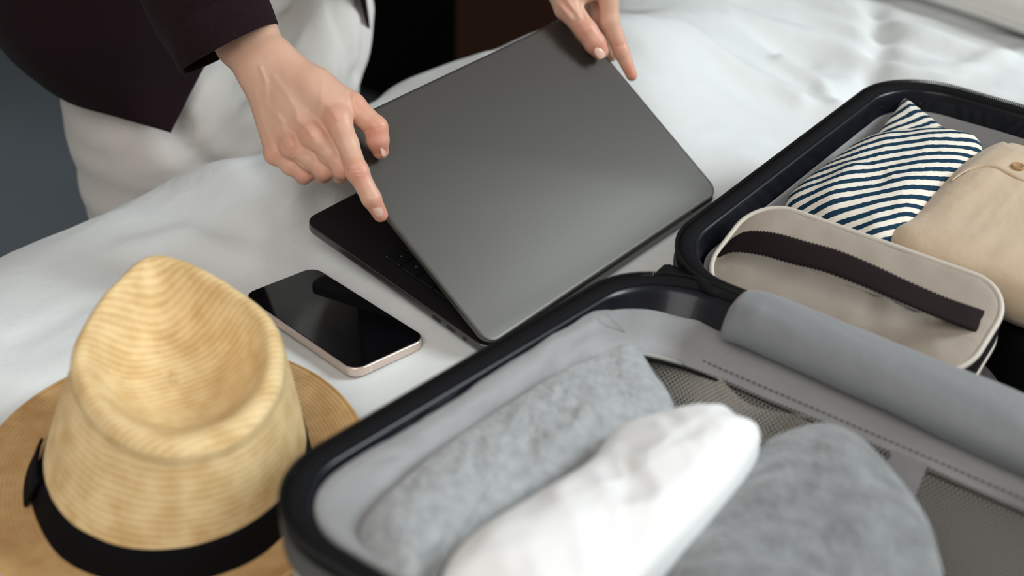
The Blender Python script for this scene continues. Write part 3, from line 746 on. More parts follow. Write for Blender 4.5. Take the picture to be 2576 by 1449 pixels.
tube('piping', sring('N', .0395, .0585, .047, .068, dz=-.0245, hx=.024), 0.0011, M['tape'], sc_root, closed=True, k=6)
# stitches along the inner edge
def stitches(name, path, step, ln, r, lift=0.0006):
    cum = np.concatenate([[0], np.cumsum(np.linalg.norm(np.diff(path, axis=0), axis=1))]); V = []; F = []
    s0 = 0
    while s0 + ln < cum[-1]:
        a = np.array([np.interp(s0, cum, path[:, c]) for c in range(3)]); b = np.array([np.interp(s0 + ln, cum, path[:, c]) for c in range(3)])
        d = (b - a) / np.linalg.norm(b - a); n1 = np.cross(d, [0, 0, 1]); n1 /= np.linalg.norm(n1); k0 = len(V); up = np.array([0, 0, lift])
        V += [a + n1 * r, a - n1 * r, b - n1 * r, b + n1 * r, (a + b) / 2 + up * 1.6]
        V[k0] = V[k0] + up * .3; V[k0 + 1] = V[k0 + 1] + up * .3; V[k0 + 2] = V[k0 + 2] + up * .3; V[k0 + 3] = V[k0 + 3] + up * .3
        F += [(k0, k0 + 1, k0 + 4), (k0 + 1, k0 + 2, k0 + 4), (k0 + 2, k0 + 3, k0 + 4), (k0 + 3, k0, k0 + 4)]
        s0 += step
    return build(name, V, F, M['stitch'], sc_root, smooth=False, kind='stuff')
hl = np.array([sp('N', l_, .0535, rim('N', .0535) - .0185 - .024 * (1 - sstep(.015, .10, .0535)) + .0030) for l_ in np.linspace(.045, .58, 60)])
stitches('stitching', hl, .0042, .0030, .0005)
# net pocket hanging from the hinge side edge: threads on a diagonal lattice
def net(name, S, nu, nv, th):
    V = []; F = []
    def seg(p, q):
        d = q - p; d /= np.linalg.norm(d) + 1e-9; n1 = np.cross(d, [0.3, 0.5, 0.8]); n1 /= np.linalg.norm(n1); n2 = np.cross(d, n1); k0 = len(V)
        for e in (p, q):
            for a in (0, 2.094, 4.188): V.append(e + th * (math.cos(a) * n1 + math.sin(a) * n2))
        for a in range(3): F.append((k0 + a, k0 + (a + 1) % 3, k0 + 3 + (a + 1) % 3, k0 + 3 + a))
    for i in range(nu):
        for j in range(nv):
            p = S(i / nu, j / nv)
            if j < nv:
                if i < nu - 1 and j < nv - 1: seg(p, S((i + 1) / nu, (j + 1) / nv))
                if i > 0 and j < nv - 1: seg(p, S((i - 1) / nu, (j + 1) / nv))
    return build(name, V, F, M['net'], sc_root, smooth=False, kind='stuff')
def net_s(u, v):
    l_ = 0.045 + u * 0.50
    wav = .006 * math.sin(l_ * 34 + 1) + .004 * math.sin(l_ * 71)
    t_ = .058 + .034 * v + wav * v
    z_ = rim('N', .058) - .0205 - .0125 - .050 * v ** 0.8
    return sp('N', l_, t_, z_)
net('net_pocket', net_s, 170, 16, .00040)
def net_s2(u, v):
    l_ = 0.047 + u * 0.16
    return sp('N', l_ + .02 * v, .060 + .055 * v + .010 * math.sin(l_ * 60), rim('N', .058) - .034 - .048 * v + .012 * math.sin(v * 3.1) * (1 - u))
net('net_fold', net_s2, 55, 17, .00040)
# loop and pull at the corner of the frame
cp = np3((0.0768, 0.7415, 0.0830))
tube('zip_pull_loop', [cp + np.array([.004 * math.cos(a) * .8, .001 * math.sin(a), .006 * math.sin(a)]) for a in np.linspace(0.3, 5.2, 14)], .0011, M['piping_grey'], sc_root, k=6)
tube('seam', spline([(0.0635, 0.7411, 0.1030), (0.0722, 0.7377, 0.0960), (0.0809, 0.7347, 0.0880)], 12), .0004, M['lining'], sc_root, k=5)
# webbing strip sewn on the net
V = []
for k_ in range(14):
    v = k_ / 13
    for l_ in (.222, .245): 
        p = net_s((l_ - .045) / .50, v); V.append(p + np.array([0, 0, .0016]))
build('webbing_strip', V, grid_faces(14, 2), M['lining'], sc_root)

# padded cover over the hinge
V = []; prof = [(-.014, .078), (-.0125, .092), (-.006, .1035), (.004, .1110), (.016, .1145), (.027, .1140), (.036, .1095), (.0425, .1020), (.0435, .093), (.038, .086)]
prof = spline(prof, 30)
nl = 130
for i in range(nl):
    u = i / (nl - 1)
    for j, (t_, z_) in enumerate(prof):
        l0 = .083 + .30 * max(t_, 0) ** 1.25
        e = j / 29.; l0 += .012 * max(0, (0.30 - e) / 0.30) ** 2 + .006 * max(0, (e - .8) / .2) ** 2
        l_ = l0 + u * (SLEN - .02 - l0)
        wv = .0022 * fbm(np.array([l_ * 9]), np.array([t_ * 40]), 3)[0] + .0016 * math.sin(l_ * 18)
        e2 = min(1, u * 26) ** 0.5
        zz = .080 + (z_ - .080) * (0.80 + 0.20 * e2) + wv + rim('N', t_) * 0 + .010 * u * max(0, t_) * 4
        V.append(sp('N', l_, t_ * (0.95 + .75 * l_), zz))
cov = build('hinge_cover', V, grid_faces(nl, 30) + [tuple(range(30))], M['strap'], sc_root); fix_normals(cov)
V = [sp('N', l_, t_, z_) for l_ in np.linspace(.014, SLEN - .014, 30) for t_, z_ in ((-.016, .083), (-.012, .094), (-.004, .0975), (.004, .0965), (.014, .092), (.022, .081))]
fix_normals(build('gusset', V, grid_faces(30, 6), M['tape'], sc_root))
# zip end folded over at the left end of the hinge
tube('zip_end', spline([(0.1301, 0.7952, 0.0990), (0.1351, 0.7826, 0.1000), (0.1416, 0.7775, 0.0990), (0.1511, 0.7797, 0.0960)], 14), .005, M['tape'], sc_root, k=8, flat=.5)
# moulded ribs in the corners of the shells
for nm, pts in (('corner_rib', [(0.3248, 1.0984, 0.0940), (0.3291, 1.1086, 0.0960), (0.3387, 1.1157, 0.0970)]), ('corner_rib', [(0.3438, 1.1183, 0.0980), (0.3503, 1.1214, 0.0980), (0.3539, 1.1182, 0.0980)]), ('corner_rib', [(0.3565, 1.1151, 0.0980), (0.3614, 1.1113, 0.0960), (0.3637, 1.1074, 0.0940)]),
                ('corner_rib', [(0.0608, 0.7585, 0.0930), (0.0617, 0.7644, 0.0950), (0.0662, 0.7667, 0.0950)]), ('corner_rib', [(0.0711, 0.7730, 0.0950), (0.0810, 0.7771, 0.0950), (0.0929, 0.7830, 0.0930)])):
    tube(nm, spline(pts, 9), .0022, M['rim_black'], sc_root, k=7)

# ================================================================== CLOTHES
def cloth(name, outline, zfloor, R, bulge, material, root, wr=(0.004, 22, 0), dirn=0.0, stretch=2.5, n=120, rings=40, extra=None, attrf=None, base=None, sub=None):
    P = spline(np.array(outline, float), n, closed=True); c = P.mean(0)
    pl = [(p[0], p[1]) for p in P] + [(P[0][0], P[0][1])]
    cs, sn = math.cos(dirn), math.sin(dirn)
    def hz(x, y, zo):
        d = segdist2(x, y, pl); q = np.clip(d / R, 0, 1)
        h = bulge * np.sqrt(np.clip(1 - (1 - q) ** 2, 0, 1))
        u = x * cs + y * sn; v = -x * sn + y * cs
        wf = wr[0] * sstep(0.0, 0.02, d) * (0.6 * fbm(u * wr[1] / stretch + wr[2], v * wr[1], 4) + 0.5 * ridge(u * wr[1] / stretch + wr[2] + 5, v * wr[1] * 1.1 + 2, 3))
        z = zo + h + wf
        if extra: z = z + extra(x, y)
        return z
    V = []
    prof = [(0.90, None), (0.985, 0.35), (1.015, 0.75)]
    for s_, f in prof:
        Q = c + (P - c) * s_; Q[:, 2] = zfloor if f is None else zfloor + (P[:, 2] - zfloor) * f
        V.append(Q)
    for k_ in range(rings):
        r = 1 - (k_ / rings) ** 1.0 * 1.0; r = max(r, 0.003)
        Q = c + (P - c) * r
        zo = P[:, 2] * r + c[2] * (1 - r)
        Q[:, 2] = hz(Q[:, 0], Q[:, 1], zo); V.append(Q)
    m = len(V); V = np.concatenate(V)
    F = grid_faces(m, n, False, True) + [tuple(range(n))[::-1], tuple(range((m - 1) * n, m * n))]
    at = {'weave': attrf(V)} if attrf else None
    o = build(name, V, F, material, root, attr=at); fix_normals(o)
    return o, hz

A_S = math.atan2(DF[1], DF[0])       # direction across the suitcase
ck1 = thing('rolled_sweater', 'rolled heather grey knit sweater along the left side of the near suitcase half', 'sweater', T((0.0076, 0.6676, 0.0200)))
cloth('body', [(0.0561, 0.6974, 0.0960), (0.0714, 0.7149, 0.0920), (0.0847, 0.7149, 0.0900), (0.0942, 0.6858, 0.0920), (0.1015, 0.6420, 0.0980), (0.0662, 0.6021, 0.1060), (0.0286, 0.5643, 0.1100), (-0.0037, 0.5278, 0.1140), (-0.0271, 0.4930, 0.1180), (-0.0388, 0.4605, 0.1200), (-0.0592, 0.4701, 0.1200), (-0.0734, 0.4992, 0.1180), (-0.0704, 0.5274, 0.1140), (-0.0472, 0.5703, 0.1100), (-0.0177, 0.6133, 0.1050), (0.0299, 0.6687, 0.1020)],
      .014, .042, .016, M['grey_knit'], ck1, wr=(.0052, 26, 0), dirn=A_S + 0.5)
cloth('folded_cuff', [(-0.0560, 0.5217, 0.1200), (-0.0379, 0.5328, 0.1220), (-0.0279, 0.5069, 0.1240), (-0.0401, 0.4787, 0.1260), (-0.0551, 0.4799, 0.1240), (-0.0625, 0.5035, 0.1200)], .10, .02, .010, M['grey_knit'], ck1, wr=(.002, 40, 3), n=60, rings=16)
ck2 = thing('white_shirt', 'rolled bright white shirt between the two grey garments in the suitcase', 'shirt', T((0.0588, 0.6322, 0.0200)))
cloth('body', [(0.0651, 0.5983, 0.1180), (0.0934, 0.6109, 0.1200), (0.1237, 0.6146, 0.1220), (0.1339, 0.6017, 0.1240), (0.1424, 0.5904, 0.1280), (0.1392, 0.5739, 0.1300), (0.1229, 0.5411, 0.1320), (0.0956, 0.5012, 0.1340), (0.0688, 0.4633, 0.1360), (0.0504, 0.4370, 0.1360), (0.0262, 0.4286, 0.1360), (-0.0034, 0.4345, 0.1360), (-0.0286, 0.4534, 0.1360), (-0.0189, 0.4875, 0.1320), (0.0128, 0.5242, 0.1280), (0.0431, 0.5573, 0.1240), (0.0552, 0.5830, 0.1200)],
      .014, .050, .020, M['white_cloth'], ck2, wr=(.0052, 20, 8), dirn=A_S + 0.9, stretch=1.6)
tube('hem_seam', spline([(0.0691, 0.5731, 0.1360), (0.0928, 0.5740, 0.1420), (0.1161, 0.5842, 0.1390), (0.1346, 0.5839, 0.1330)], 24), .0007, M['white_cloth'], ck2, k=5)
ck3 = thing('marl_sweater', 'bundled grey marl sweater in the near suitcase half, right of the white shirt', 'sweater', T((0.1994, 0.6395, 0.0200)))
cloth('body', [(0.1660, 0.6204, 0.1000), (0.1892, 0.6259, 0.1020), (0.2095, 0.6099, 0.1040), (0.2221, 0.5747, 0.1070), (0.2284, 0.5425, 0.1100), (0.2278, 0.5136, 0.1130), (0.2197, 0.4741, 0.1160), (0.1859, 0.4304, 0.1180), (0.1276, 0.4167, 0.1200), (0.0829, 0.4534, 0.1200), (0.0884, 0.4930, 0.1180), (0.1066, 0.5289, 0.1140), (0.1286, 0.5663, 0.1100), (0.1478, 0.6036, 0.1040)],
      .014, .055, .022, M['grey_knit_dark'], ck3, wr=(.0058, 20, 15), dirn=A_S - 0.5, stretch=1.8)
cloth('sleeve_fold', [(0.0836, 0.4634, 0.1420), (0.1127, 0.4715, 0.1460), (0.1491, 0.4606, 0.1480), (0.1637, 0.4385, 0.1480), (0.1228, 0.4105, 0.1480), (0.0858, 0.4294, 0.1460)], .118, .03, .010, M['grey_knit_dark'], ck3, wr=(.003, 30, 3), n=60, rings=16)

# far half: striped garment, beige garment, toiletry bag
def stripe_attr(ax, ay, az, off=0.0):
    def f(V):
        V = np.asarray(V); s = V[:, 0] * ax + V[:, 1] * ay + V[:, 2] * az + off + 0.004 * fbm(V[:, 0] * 16, V[:, 1] * 16, 2)
        return np.stack([s, V[:, 1], V[:, 2]], 1)
    return f
ck4 = thing('striped_shirt', 'rolled navy and cream striped shirt in the far suitcase half', 'shirt', T((0.3343, 1.1032, 0.0200)))
def st_extra(x, y):
    pl = [(p[0], p[1]) for p in ((0.2350, 0.8770, 0.1200), (0.2503, 0.9189, 0.1200), (0.2681, 0.9467, 0.1200))]
    return 0.004 * np.exp(-(segdist2(x, y, pl) / 0.012) ** 2)
cloth('body', [(0.2145, 0.9262, 0.0860), (0.2277, 0.9509, 0.0880), (0.2550, 0.9816, 0.0920), (0.2859, 1.0162, 0.0950), (0.3102, 1.0290, 0.0970), (0.3446, 1.0388, 0.0980), (0.3737, 1.0320, 0.0980), (0.3937, 1.0167, 0.0960), (0.3718, 0.9726, 0.0960), (0.3287, 0.9168, 0.0960), (0.3003, 0.8740, 0.0950), (0.2814, 0.8521, 0.0900), (0.2586, 0.8530, 0.0850), (0.2402, 0.8823, 0.0840), (0.2225, 0.9052, 0.0840)],
      .014, .040, .020, M['stripe'], ck4, wr=(.0026, 20, 21), dirn=A_S + 0.2, extra=st_extra, attrf=stripe_attr(-0.30, 1.0, 0.45))
cloth('folded_corner', [(0.3497, 1.1116, 0.0970), (0.3592, 1.0855, 0.0980), (0.3676, 1.0504, 0.1000), (0.3729, 1.0280, 0.1000), (0.3478, 1.0112, 0.1000), (0.3224, 1.0161, 0.0980), (0.3074, 1.0307, 0.0960), (0.3189, 1.0577, 0.0960), (0.3363, 1.0894, 0.0960)], .070, .02, .006, M['stripe'], ck4, wr=(.0012, 30, 2), n=70, rings=18, attrf=stripe_attr(-0.62, 0.78, -0.2, .003))
ck5 = thing('beige_shirt', 'folded beige cotton shirt with a buttoned tab, right of the striped shirt', 'shirt', T((0.4462, 1.0303, 0.0200)))
_, hz5 = cloth('body', [(0.4013, 1.0110, 0.1000), (0.4217, 0.9915, 0.1020), (0.4515, 0.9637, 0.1040), (0.4953, 0.9112, 0.1060), (0.4974, 0.8408, 0.1060), (0.4567, 0.7733, 0.1040), (0.3942, 0.7577, 0.1020), (0.3618, 0.7742, 0.1000), (0.3355, 0.7972, 0.0980), (0.3070, 0.8168, 0.0960), (0.2839, 0.8402, 0.0940), (0.2806, 0.8684, 0.0940), (0.3039, 0.8904, 0.0960), (0.3298, 0.9293, 0.0980), (0.3659, 0.9784, 0.1000)],
      .074, .040, .018, M['beige_cloth'], ck5, wr=(.0030, 15, 31), dirn=A_S)
ck6 = thing('dark_garment', 'black folded garment lying beneath the beige shirt in the far suitcase half', 'garment', T((0.4199, 0.8790, 0.0200)))  # added black fill, stands in for the shaded void beside the bag
cloth('body', [(0.3687, 0.9565, 0.0600), (0.4217, 0.9800, 0.0600), (0.4784, 0.9513, 0.0600), (0.5112, 0.8697, 0.0600), (0.4634, 0.7481, 0.0580), (0.4068, 0.7121, 0.0560), (0.3701, 0.7143, 0.0560), (0.3607, 0.7447, 0.0560), (0.3637, 0.7826, 0.0560), (0.3579, 0.8225, 0.0560), (0.3393, 0.8646, 0.0560), (0.3374, 0.9077, 0.0580)],
      .012, .03, .014, M['dark_garment'], ck6, wr=(.002, 18, 41), dirn=A_S, n=90, rings=26)
PA = np.array([(0.3401, 0.9252, 0.1160), (0.3578, 0.9386, 0.1180), (0.3759, 0.9367, 0.1190), (0.3938, 0.9172, 0.1190), (0.4125, 0.8947, 0.1190)], float); PB = np.array([(0.3563, 0.9489, 0.1160), (0.3729, 0.9639, 0.1170), (0.3890, 0.9721, 0.1170), (0.4102, 0.9552, 0.1170), (0.4315, 0.9328, 0.1170)], float)
PA = spline(PA, 40); PB = spline(PB, 40); V = []
for i in range(40):
    for j in range(12):
        f = j / 11; p = PA[i] * (1 - f) + PB[i] * f
        zz = hz5(np.array([p[0]]), np.array([p[1]]), np.array([0.100]))[0] + .0016 * (1 if 0 < j < 11 else 0.2); V.append((p[0], p[1], zz))
solid(build('turned_hem', V, grid_faces(40, 12), M['beige_cloth'], ck5), .0012)
bp_ = np3((0.3947, 0.9384, 0.1210)); bp_[2] = hz5(np.array([bp_[0]]), np.array([bp_[1]]), np.array([.1]))[0] + .0025
loft('button', [[bp_ + np.array([r * math.cos(a), r * math.sin(a), z]) for a in np.linspace(0, 2 * math.pi, 21)[:-1]] for r, z in ((.0050, -.0008), (.0055, 0), (.0052, .0012), (.0042, .0013), (.0038, .0008))], M['beige_button'], ck5, cap1=True)
cloth('inner_layer', [(0.4102, 1.0077, 0.1080), (0.4330, 0.9910, 0.1090), (0.4624, 0.9620, 0.1090), (0.4531, 0.9347, 0.1090), (0.4230, 0.9590, 0.1090), (0.3981, 0.9831, 0.1080)], .07, .012, .004, M['beige_cloth'], ck5, wr=(.001, 30, 3), n=50, rings=12)

bag = thing('toiletry_bag', 'beige canvas toiletry bag with cream piping and dark webbing handle in the suitcase', 'bag', T(sp('F', .125, .075, .012)))
def bring(i, r, dz=None, z=None, dome=0, hb=0.0):
    R = rrect(.026 + i, .228 - i, .030 + i, .116 - i, r, 12, 26); out = []
    for l_, t_ in R:
        zt = .0775 + (t_ - .034) * .40
        out.append(sp('F', l_, t_, z if z is not None else zt + dz))
    return np.array(out)
loft('body', [bring(.010, .022, z=.012), bring(.003, .028, z=.020), bring(.001, .03, dz=-.022)], M['bag'], bag, cap0=True)
loft('zip_band', [bring(.001, .03, dz=-.0225), bring(-.0012, .031, dz=-.0200), bring(-.0012, .031, dz=-.0130), bring(.0006, .03, dz=-.0122), bring(.0006, .03, dz=-.0114), bring(-.0012, .031, dz=-.0106), bring(-.0010, .031, dz=-.0042), bring(.0008, .03, dz=-.003)], M['bag_zip'], bag)
tube('piping', bring(.0002, .031, dz=-.0010), .0021, M['bag_piping'], bag, closed=True, k=8)
tube('piping', bring(-.0004, .031, dz=-.0235), .0016, M['bag_piping'], bag, closed=True, k=6)
rg = []
for i, dm in ((.0012, -.001), (.004, .0006), (.008, .0016), (.014, .0028), (.022, .0036), (.030, .0040), (.038, .0042)):
    R = bring(i, max(.03 - i, .004), dz=dm)
    R[:, 2] += .0010 * ridge(R[:, 0] * 40, R[:, 1] * 40, 2) * min(1, i / .008); rg.append(R)
loft('lid_panel', rg, M['bag'], bag, cap1=True)
sm_ = np.array([(0.1563, 0.7921, 0.0880), (0.1829, 0.7897, 0.0870), (0.2151, 0.7757, 0.0870), (0.2543, 0.7568, 0.0870)], float)
HC = spline([(0.1549, 0.8398, 0.0985), (0.1647, 0.8338, 0.1080), (0.1807, 0.8167, 0.1170), (0.2001, 0.7996, 0.1210), (0.2201, 0.7883, 0.1220), (0.2421, 0.7734, 0.1210), (0.2640, 0.7595, 0.1180), (0.2881, 0.7531, 0.1110), (0.3068, 0.7531, 0.1040), (0.3259, 0.7564, 0.0950)], 150)
V = []
wdir = (DF * 1.0 + np.array([0, 0, .30])); wdir /= np.linalg.norm(wdir)
for i, p in enumerate(HC):
    u = i / 149.; roll = 0.5 * math.sin(u * math.pi) 
    wd_ = wdir + np.array([0, 0, .35 * math.sin(u * 6.28)]) * 0.4; wd_ /= np.linalg.norm(wd_)
    rib = .0005 * (1 if i % 2 else -1) if 12 < i < 138 else 0
    for j in range(9):
        f = (j / 8. - .5); V.append(p + wd_ * f * .0215 + np.array([0, 0, rib + .001 * (1 - 4 * f * f)]))
solid(build('handle', V, grid_faces(150, 9), M['web'], bag), .0016)

# ================================================================== STRAW HAT
hat = thing('straw_hat', 'pale straw fedora with a teardrop crown and black ribbon, in front of the phone', 'hat', T((-0.213, 0.66, 0.012)))
HC0 = np.array([-0.2155, 0.6600]); HT = np.array([-0.2045, 0.6650])
def ell(c, a, b, th, ph):
    """a along th"""
    x = a * np.cos(ph); y = b * np.sin(ph); return np.stack([c[0] + x * math.cos(th) - y * math.sin(th), c[1] + x * math.sin(th) + y * math.cos(th)], -1)
TH0, TH1 = math.radians(106), math.radians(112)
NP = 180
phs = np.linspace(0, 2 * np.pi, NP, endpoint=False)
def crown_ring(f):
    """f 0..1 from the brim to the top edge"""
    g = f ** 1.25
    c = HC0 * (1 - f) + HT * f
    a = .1000 * (1 - g) + .0840 * g; b = .0860 * (1 - g) + .0625 * g
    tear = 1 - 0.48 * g * np.clip(np.cos(phs), 0, 1) ** 1.5
    th = TH0 * (1 - f) + TH1 * f
    x = a * np.cos(phs); y = b * tear * np.sin(phs)
    # the pinches at the front sides
    P = np.stack([c[0] + x * math.cos(th) - y * math.sin(th), c[1] + x * math.sin(th) + y * math.cos(th)], -1)
    top = .115 + .017 * np.cos(phs) 
    z = .022 + (top - .022) * f + .0035 * f * (1 - f) * 4 * np.sin(phs * 2 + 1)
    return np.c_[P, z]
RG = []; WA = []
arc = 0
for f in np.linspace(0, .93, 34):
    R = crown_ring(f); RG.append(R); WA.append(np.stack([phs * .085, R[:, 2], R[:, 2]], 1))
Rt = crown_ring(1.0)
ct = np.array([HT[0], HT[1]])
edge = RG[-1]
for k_, (s_, dz) in enumerate([(.985, .0065), (.955, .0098), (.915, .0115), (.87, .0112), (.82, .0080), (.765, .0025), (.70, -.0045), (.63, -.0125), (.55, -.0195), (.46, -.0245), (.36, -.0275), (.25, -.0290), (.13, -.0296), (.02, -.0298)]):
    c2 = ct + np.array([-.010, .010]) * (1 - s_)
    xy = c2 + (edge[:, :2] - ct) * s_
    flat = sstep(1.0, .50, s_)
    zc = .116 + .016 * np.cos(phs) * s_
    steep = 1 + .55 * np.clip(-np.sin(phs), 0, 1)          # the right-hand wall of the dent is the steeper one
    z = edge[:, 2] * (1 - flat) + zc * flat + np.where(dz < 0, dz * (1 + .0 * steep), dz) - .013 * (steep - 1) * sstep(.85, .6, s_) * s_
    q = np.c_[xy, z]
    RG.append(q); WA.append(np.stack([xy[:, 0] * .5 + xy[:, 1] * .86, -xy[:, 0] * .55 + xy[:, 1] * .84 + z * .2, z], 1))
m_ = len(RG); V = np.concatenate(RG); WV = np.concatenate(WA)
V[:, 2] += .0008 * fbm(V[:, 0] * 50, V[:, 1] * 50, 3)
F = grid_faces(m_, NP, False, True) + [tuple(range((m_ - 1) * NP, m_ * NP))]
cr = fix_normals(build('crown', V, F, M['straw'], hat, attr={'weave': WV}))
ss = cr.modifiers.new('sub', 'SUBSURF'); ss.levels = 1; ss.render_levels = 1
solid(cr, .0015, 0)
# brim
def brim_ring(f):
    a = .0995 + (.1400 - .0995) * f; b = .0855 + (.1260 - .0855) * f
    c = HC0 + np.array([-.002, .004]) * f
    P = ell(c, a, b, TH0, phs)
    curl = .012 * f ** 2 * (0.5 + 0.9 * np.clip(-np.cos(phs), 0, 1) + .3 * np.abs(np.sin(phs))) - .006 * f * np.clip(np.cos(phs), 0, 1)
    z = .0205 - .004 * f + curl * 0.8
    return np.c_[P, z]
RG = [brim_ring(f) for f in np.linspace(-.02, 1, 16)]
V = np.concatenate(RG); rr = np.repeat(np.linspace(0, .04, 16), NP)
WV = np.stack([np.tile(phs, 16) * .11, rr * 1.7, V[:, 2]], 1)
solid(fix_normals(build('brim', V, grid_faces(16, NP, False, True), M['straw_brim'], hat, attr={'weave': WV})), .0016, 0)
tube('brim_edge', brim_ring(1.0), .0013, M['straw_brim'], hat, closed=True, k=6)
# ribbon: flared at its lower edge
RB = []
for f, o_ in ((-.005, .004), (.02, .0030), (.10, .0022), (.20, .0018), (.27, .0014), (.272, .0002)):
    R = crown_ring(max(f, 0)); n2 = R[:, :2] - HC0; n2 /= np.linalg.norm(n2, axis=1)[:, None]
    R[:, :2] += n2 * (o_ + .0006 * np.sin(phs * 9)[:, None] * (1 if f < .1 else 0)); R[:, 2] += -.002 if f < 0 else 0; RB.append(R)
loft('ribbon', RB, M['ribbon'], hat)
# the ribbon's overlap on the left
k0 = int(NP * 0.215)
V = []
for i in range(12):
    for f, o_ in ((0, .0070), (.08, .0052), (.17, .0042), (.25, .0030)):
        R = crown_ring(f)[(k0 + i) % NP]; n2 = R[:2] - HC0; n2 /= np.linalg.norm(n2); V.append((R[0] + n2[0] * o_, R[1] + n2[1] * o_, R[2]))
solid(build('ribbon_knot', V, grid_faces(12, 4), M['ribbon'], hat), .002, 1)

# ================================================================== PERSON
per = thing('person', 'person in dark plum blazer and off-white trousers, both hands on the laptop', 'person', T(bedpt(0.28, -0.12, FLOOR)))
def bp(a, b, z): return bedpt(a + .09, b - .05, z)

# --- body: trunk, head, legs, arms as one blended surface, hands added at finer resolution
fb = Field((-0.72, 0.72, FLOOR), (0.36, 1.62, 1.12), 0.0075)
pel = bp(.28, -.12, .34)
fb.cone(bp(.22, -.12, .32), bp(.34, -.12, .32), .085, .085, .03)
fb.cone(pel, bp(.28, -.06, .46), .088, .080, .03); fb.cone(bp(.28, -.06, .46), bp(.28, .06, .60), .080, .088, .03)
fb.cone(bp(.22, .10, .64), bp(.34, .10, .64), .070, .070, .04); fb.cone(bp(.16, .14, .68), bp(.40, .14, .68), .045, .045, .03)
fb.cone(bp(.28, .14, .69), bp(.28, .22, .78), .045, .042, .02)
fb.cone(bp(.28, .245, .85), bp(.28, .275, .89), .068, .074, .02); fb.cone(bp(.28, .31, .815), bp(.28, .265, .83), .040, .055, .02)
fb.cone(bp(.28, .345, .862), bp(.28, .352, .838), .007, .011, .008)
for s_ in (-1, 1):
    fb.cone(bp(.28 + s_ * .074, .258, .855), bp(.28 + s_ * .076, .262, .835), .010, .008, .005, squash=(tuple(BA), .5))
    fb.cone(bp(.28 + s_ * .018, .330, .822), bp(.28, .334, .822), .004, .006, .005)
    hipj = bp(.28 + s_ * .075, -.12, .27); kn = bp(.28 + s_ * .072, -.10, -.10); an = bp(.28 + s_ * .075, -.15, FLOOR + .08)
    fb.cone(hipj, kn, .085, .056, .02); fb.cone(kn, an, .055, .035, .02)
    fb.cone(an, bp(.28 + s_ * .08, -.16, FLOOR + .035), .036, .030, .02); fb.cone(bp(.28 + s_ * .08, -.17, FLOOR + .03), bp(.28 + s_ * .09, -.02, FLOOR + .022), .030, .022, .02)
ELR = np3((-0.2573, 1.0082, 0.3560)); WRR = np3((-0.2014, 0.9764, 0.1682)); ELL = bp(.50, .02, .40); WRL = np3((0.0449, 1.2162, 0.2082))
SHR, SHL = bp(.115, .145, .665), bp(.445, .145, .665)
CUR = np3((-0.2329, 1.0139, 0.1910))
fb.chain([SHR, ELR, CUR], [.042, .032, .022], .015)
CUL = WRL * .8 + ELL * .2
fb.chain([SHL, ELL, CUL], [.042, .029, .021], .015)
Vb, Fb = fb.mesh(); Vb = relax(Vb, Fb, 2)

def flush_of(V, pts, rad, amt):
    f = np.zeros(len(V))
    for p, a in pts:
        f = np.maximum(f, a * np.exp(-((V - np3(p)) ** 2).sum(1) / (2 * rad ** 2)))
    return f * amt

# --- right hand (index finger pointing down the lid's edge, other fingers curled under it)
H = 0.00105
fr = Field((-0.245, 0.825, 0.045), (-0.085, 1.06, 0.265), H)
RW = np3((-0.2014, 0.9764, 0.1682)); PERP = CAM_R * .81 + CAM_U * .585; PERP = np.array(PERP)
FWV = np.array(CAM_F)
C0 = np3((-0.2340, 1.0186, 0.1890)); C1 = np3((-0.2195, 1.0007, 0.1799))
for o_, r_ in ((-.0095, .0150), (0.0, .0165), (.0095, .0150)):
    fr.cone(C0 + PERP * o_ * 1.15, C1 + PERP * o_ * 1.05, r_ + .0016, r_ + .0004, .006)
    fr.cone(C1 + PERP * o_ * 1.05, RW + PERP * o_ * .98, r_ + .0004, r_ - .0012, .006)
mI, mM, mR, mP = np3((-0.1386, 0.9257, 0.1491)), np3((-0.1574, 0.9202, 0.1371)), np3((-0.1740, 0.9211, 0.1275)), np3((-0.1884, 0.9258, 0.1183))
fr.cone(RW + PERP * .008, mI, .0138, .0100, .010); fr.cone(RW + PERP * .003, mM, .0138, .0096, .010)
fr.cone(RW - PERP * .003, mR, .0135, .0090, .010); fr.cone(RW - PERP * .008, mP, .0130, .0084, .010)
pc_ = np3((-0.1758, 0.9491, 0.1448)); fr.cone(pc_, np3((-0.1629, 0.9417, 0.1334)), .013, .012, .012)
# thumb side
fr.chain([RW + PERP * .010, np3((-0.1602, 0.9585, 0.1591)), np3((-0.1303, 0.9458, 0.1506))], [.0135, .0150, .0112], .009)
fr.cone(np3((-0.1565, 0.9483, 0.1545)), np3((-0.1417, 0.9407, 0.1502)), .012, .011, .010)
fr.chain([np3((-0.1303, 0.9458, 0.1506)), np3((-0.1100, 0.9335, 0.1392)), np3((-0.1087, 0.9301, 0.1303)), np3((-0.1067, 0.9294, 0.1210))], [.0108, .0088, .0086, .0066], .0035)
# fingers
fr.chain([mI, np3((-0.1296, 0.9083, 0.1371)), np3((-0.1203, 0.8901, 0.1239)), np3((-0.1089, 0.8803, 0.1062)), np3((-0.1023, 0.8798, 0.0925))], [.0100, .0088, .00805, .00735, .0058], .0028)
fr.cone(np3((-0.1209, 0.8900, 0.1247)), np3((-0.1196, 0.8890, 0.1232)), .0084, .0084, .003)
fr.chain([mM, np3((-0.1429, 0.9076, 0.1288)), np3((-0.1328, 0.9015, 0.1194)), np3((-0.1366, 0.9136, 0.1087)), np3((-0.1442, 0.9286, 0.1060))], [.0094, .0085, .0080, .0074, .0064], .0028)
fr.chain([mR, np3((-0.1598, 0.9118, 0.1205)), np3((-0.1482, 0.9076, 0.1142)), np3((-0.1519, 0.9200, 0.1039)), np3((-0.1605, 0.9353, 0.1017))], [.0088, .0080, .0076, .0070, .0060], .0028)
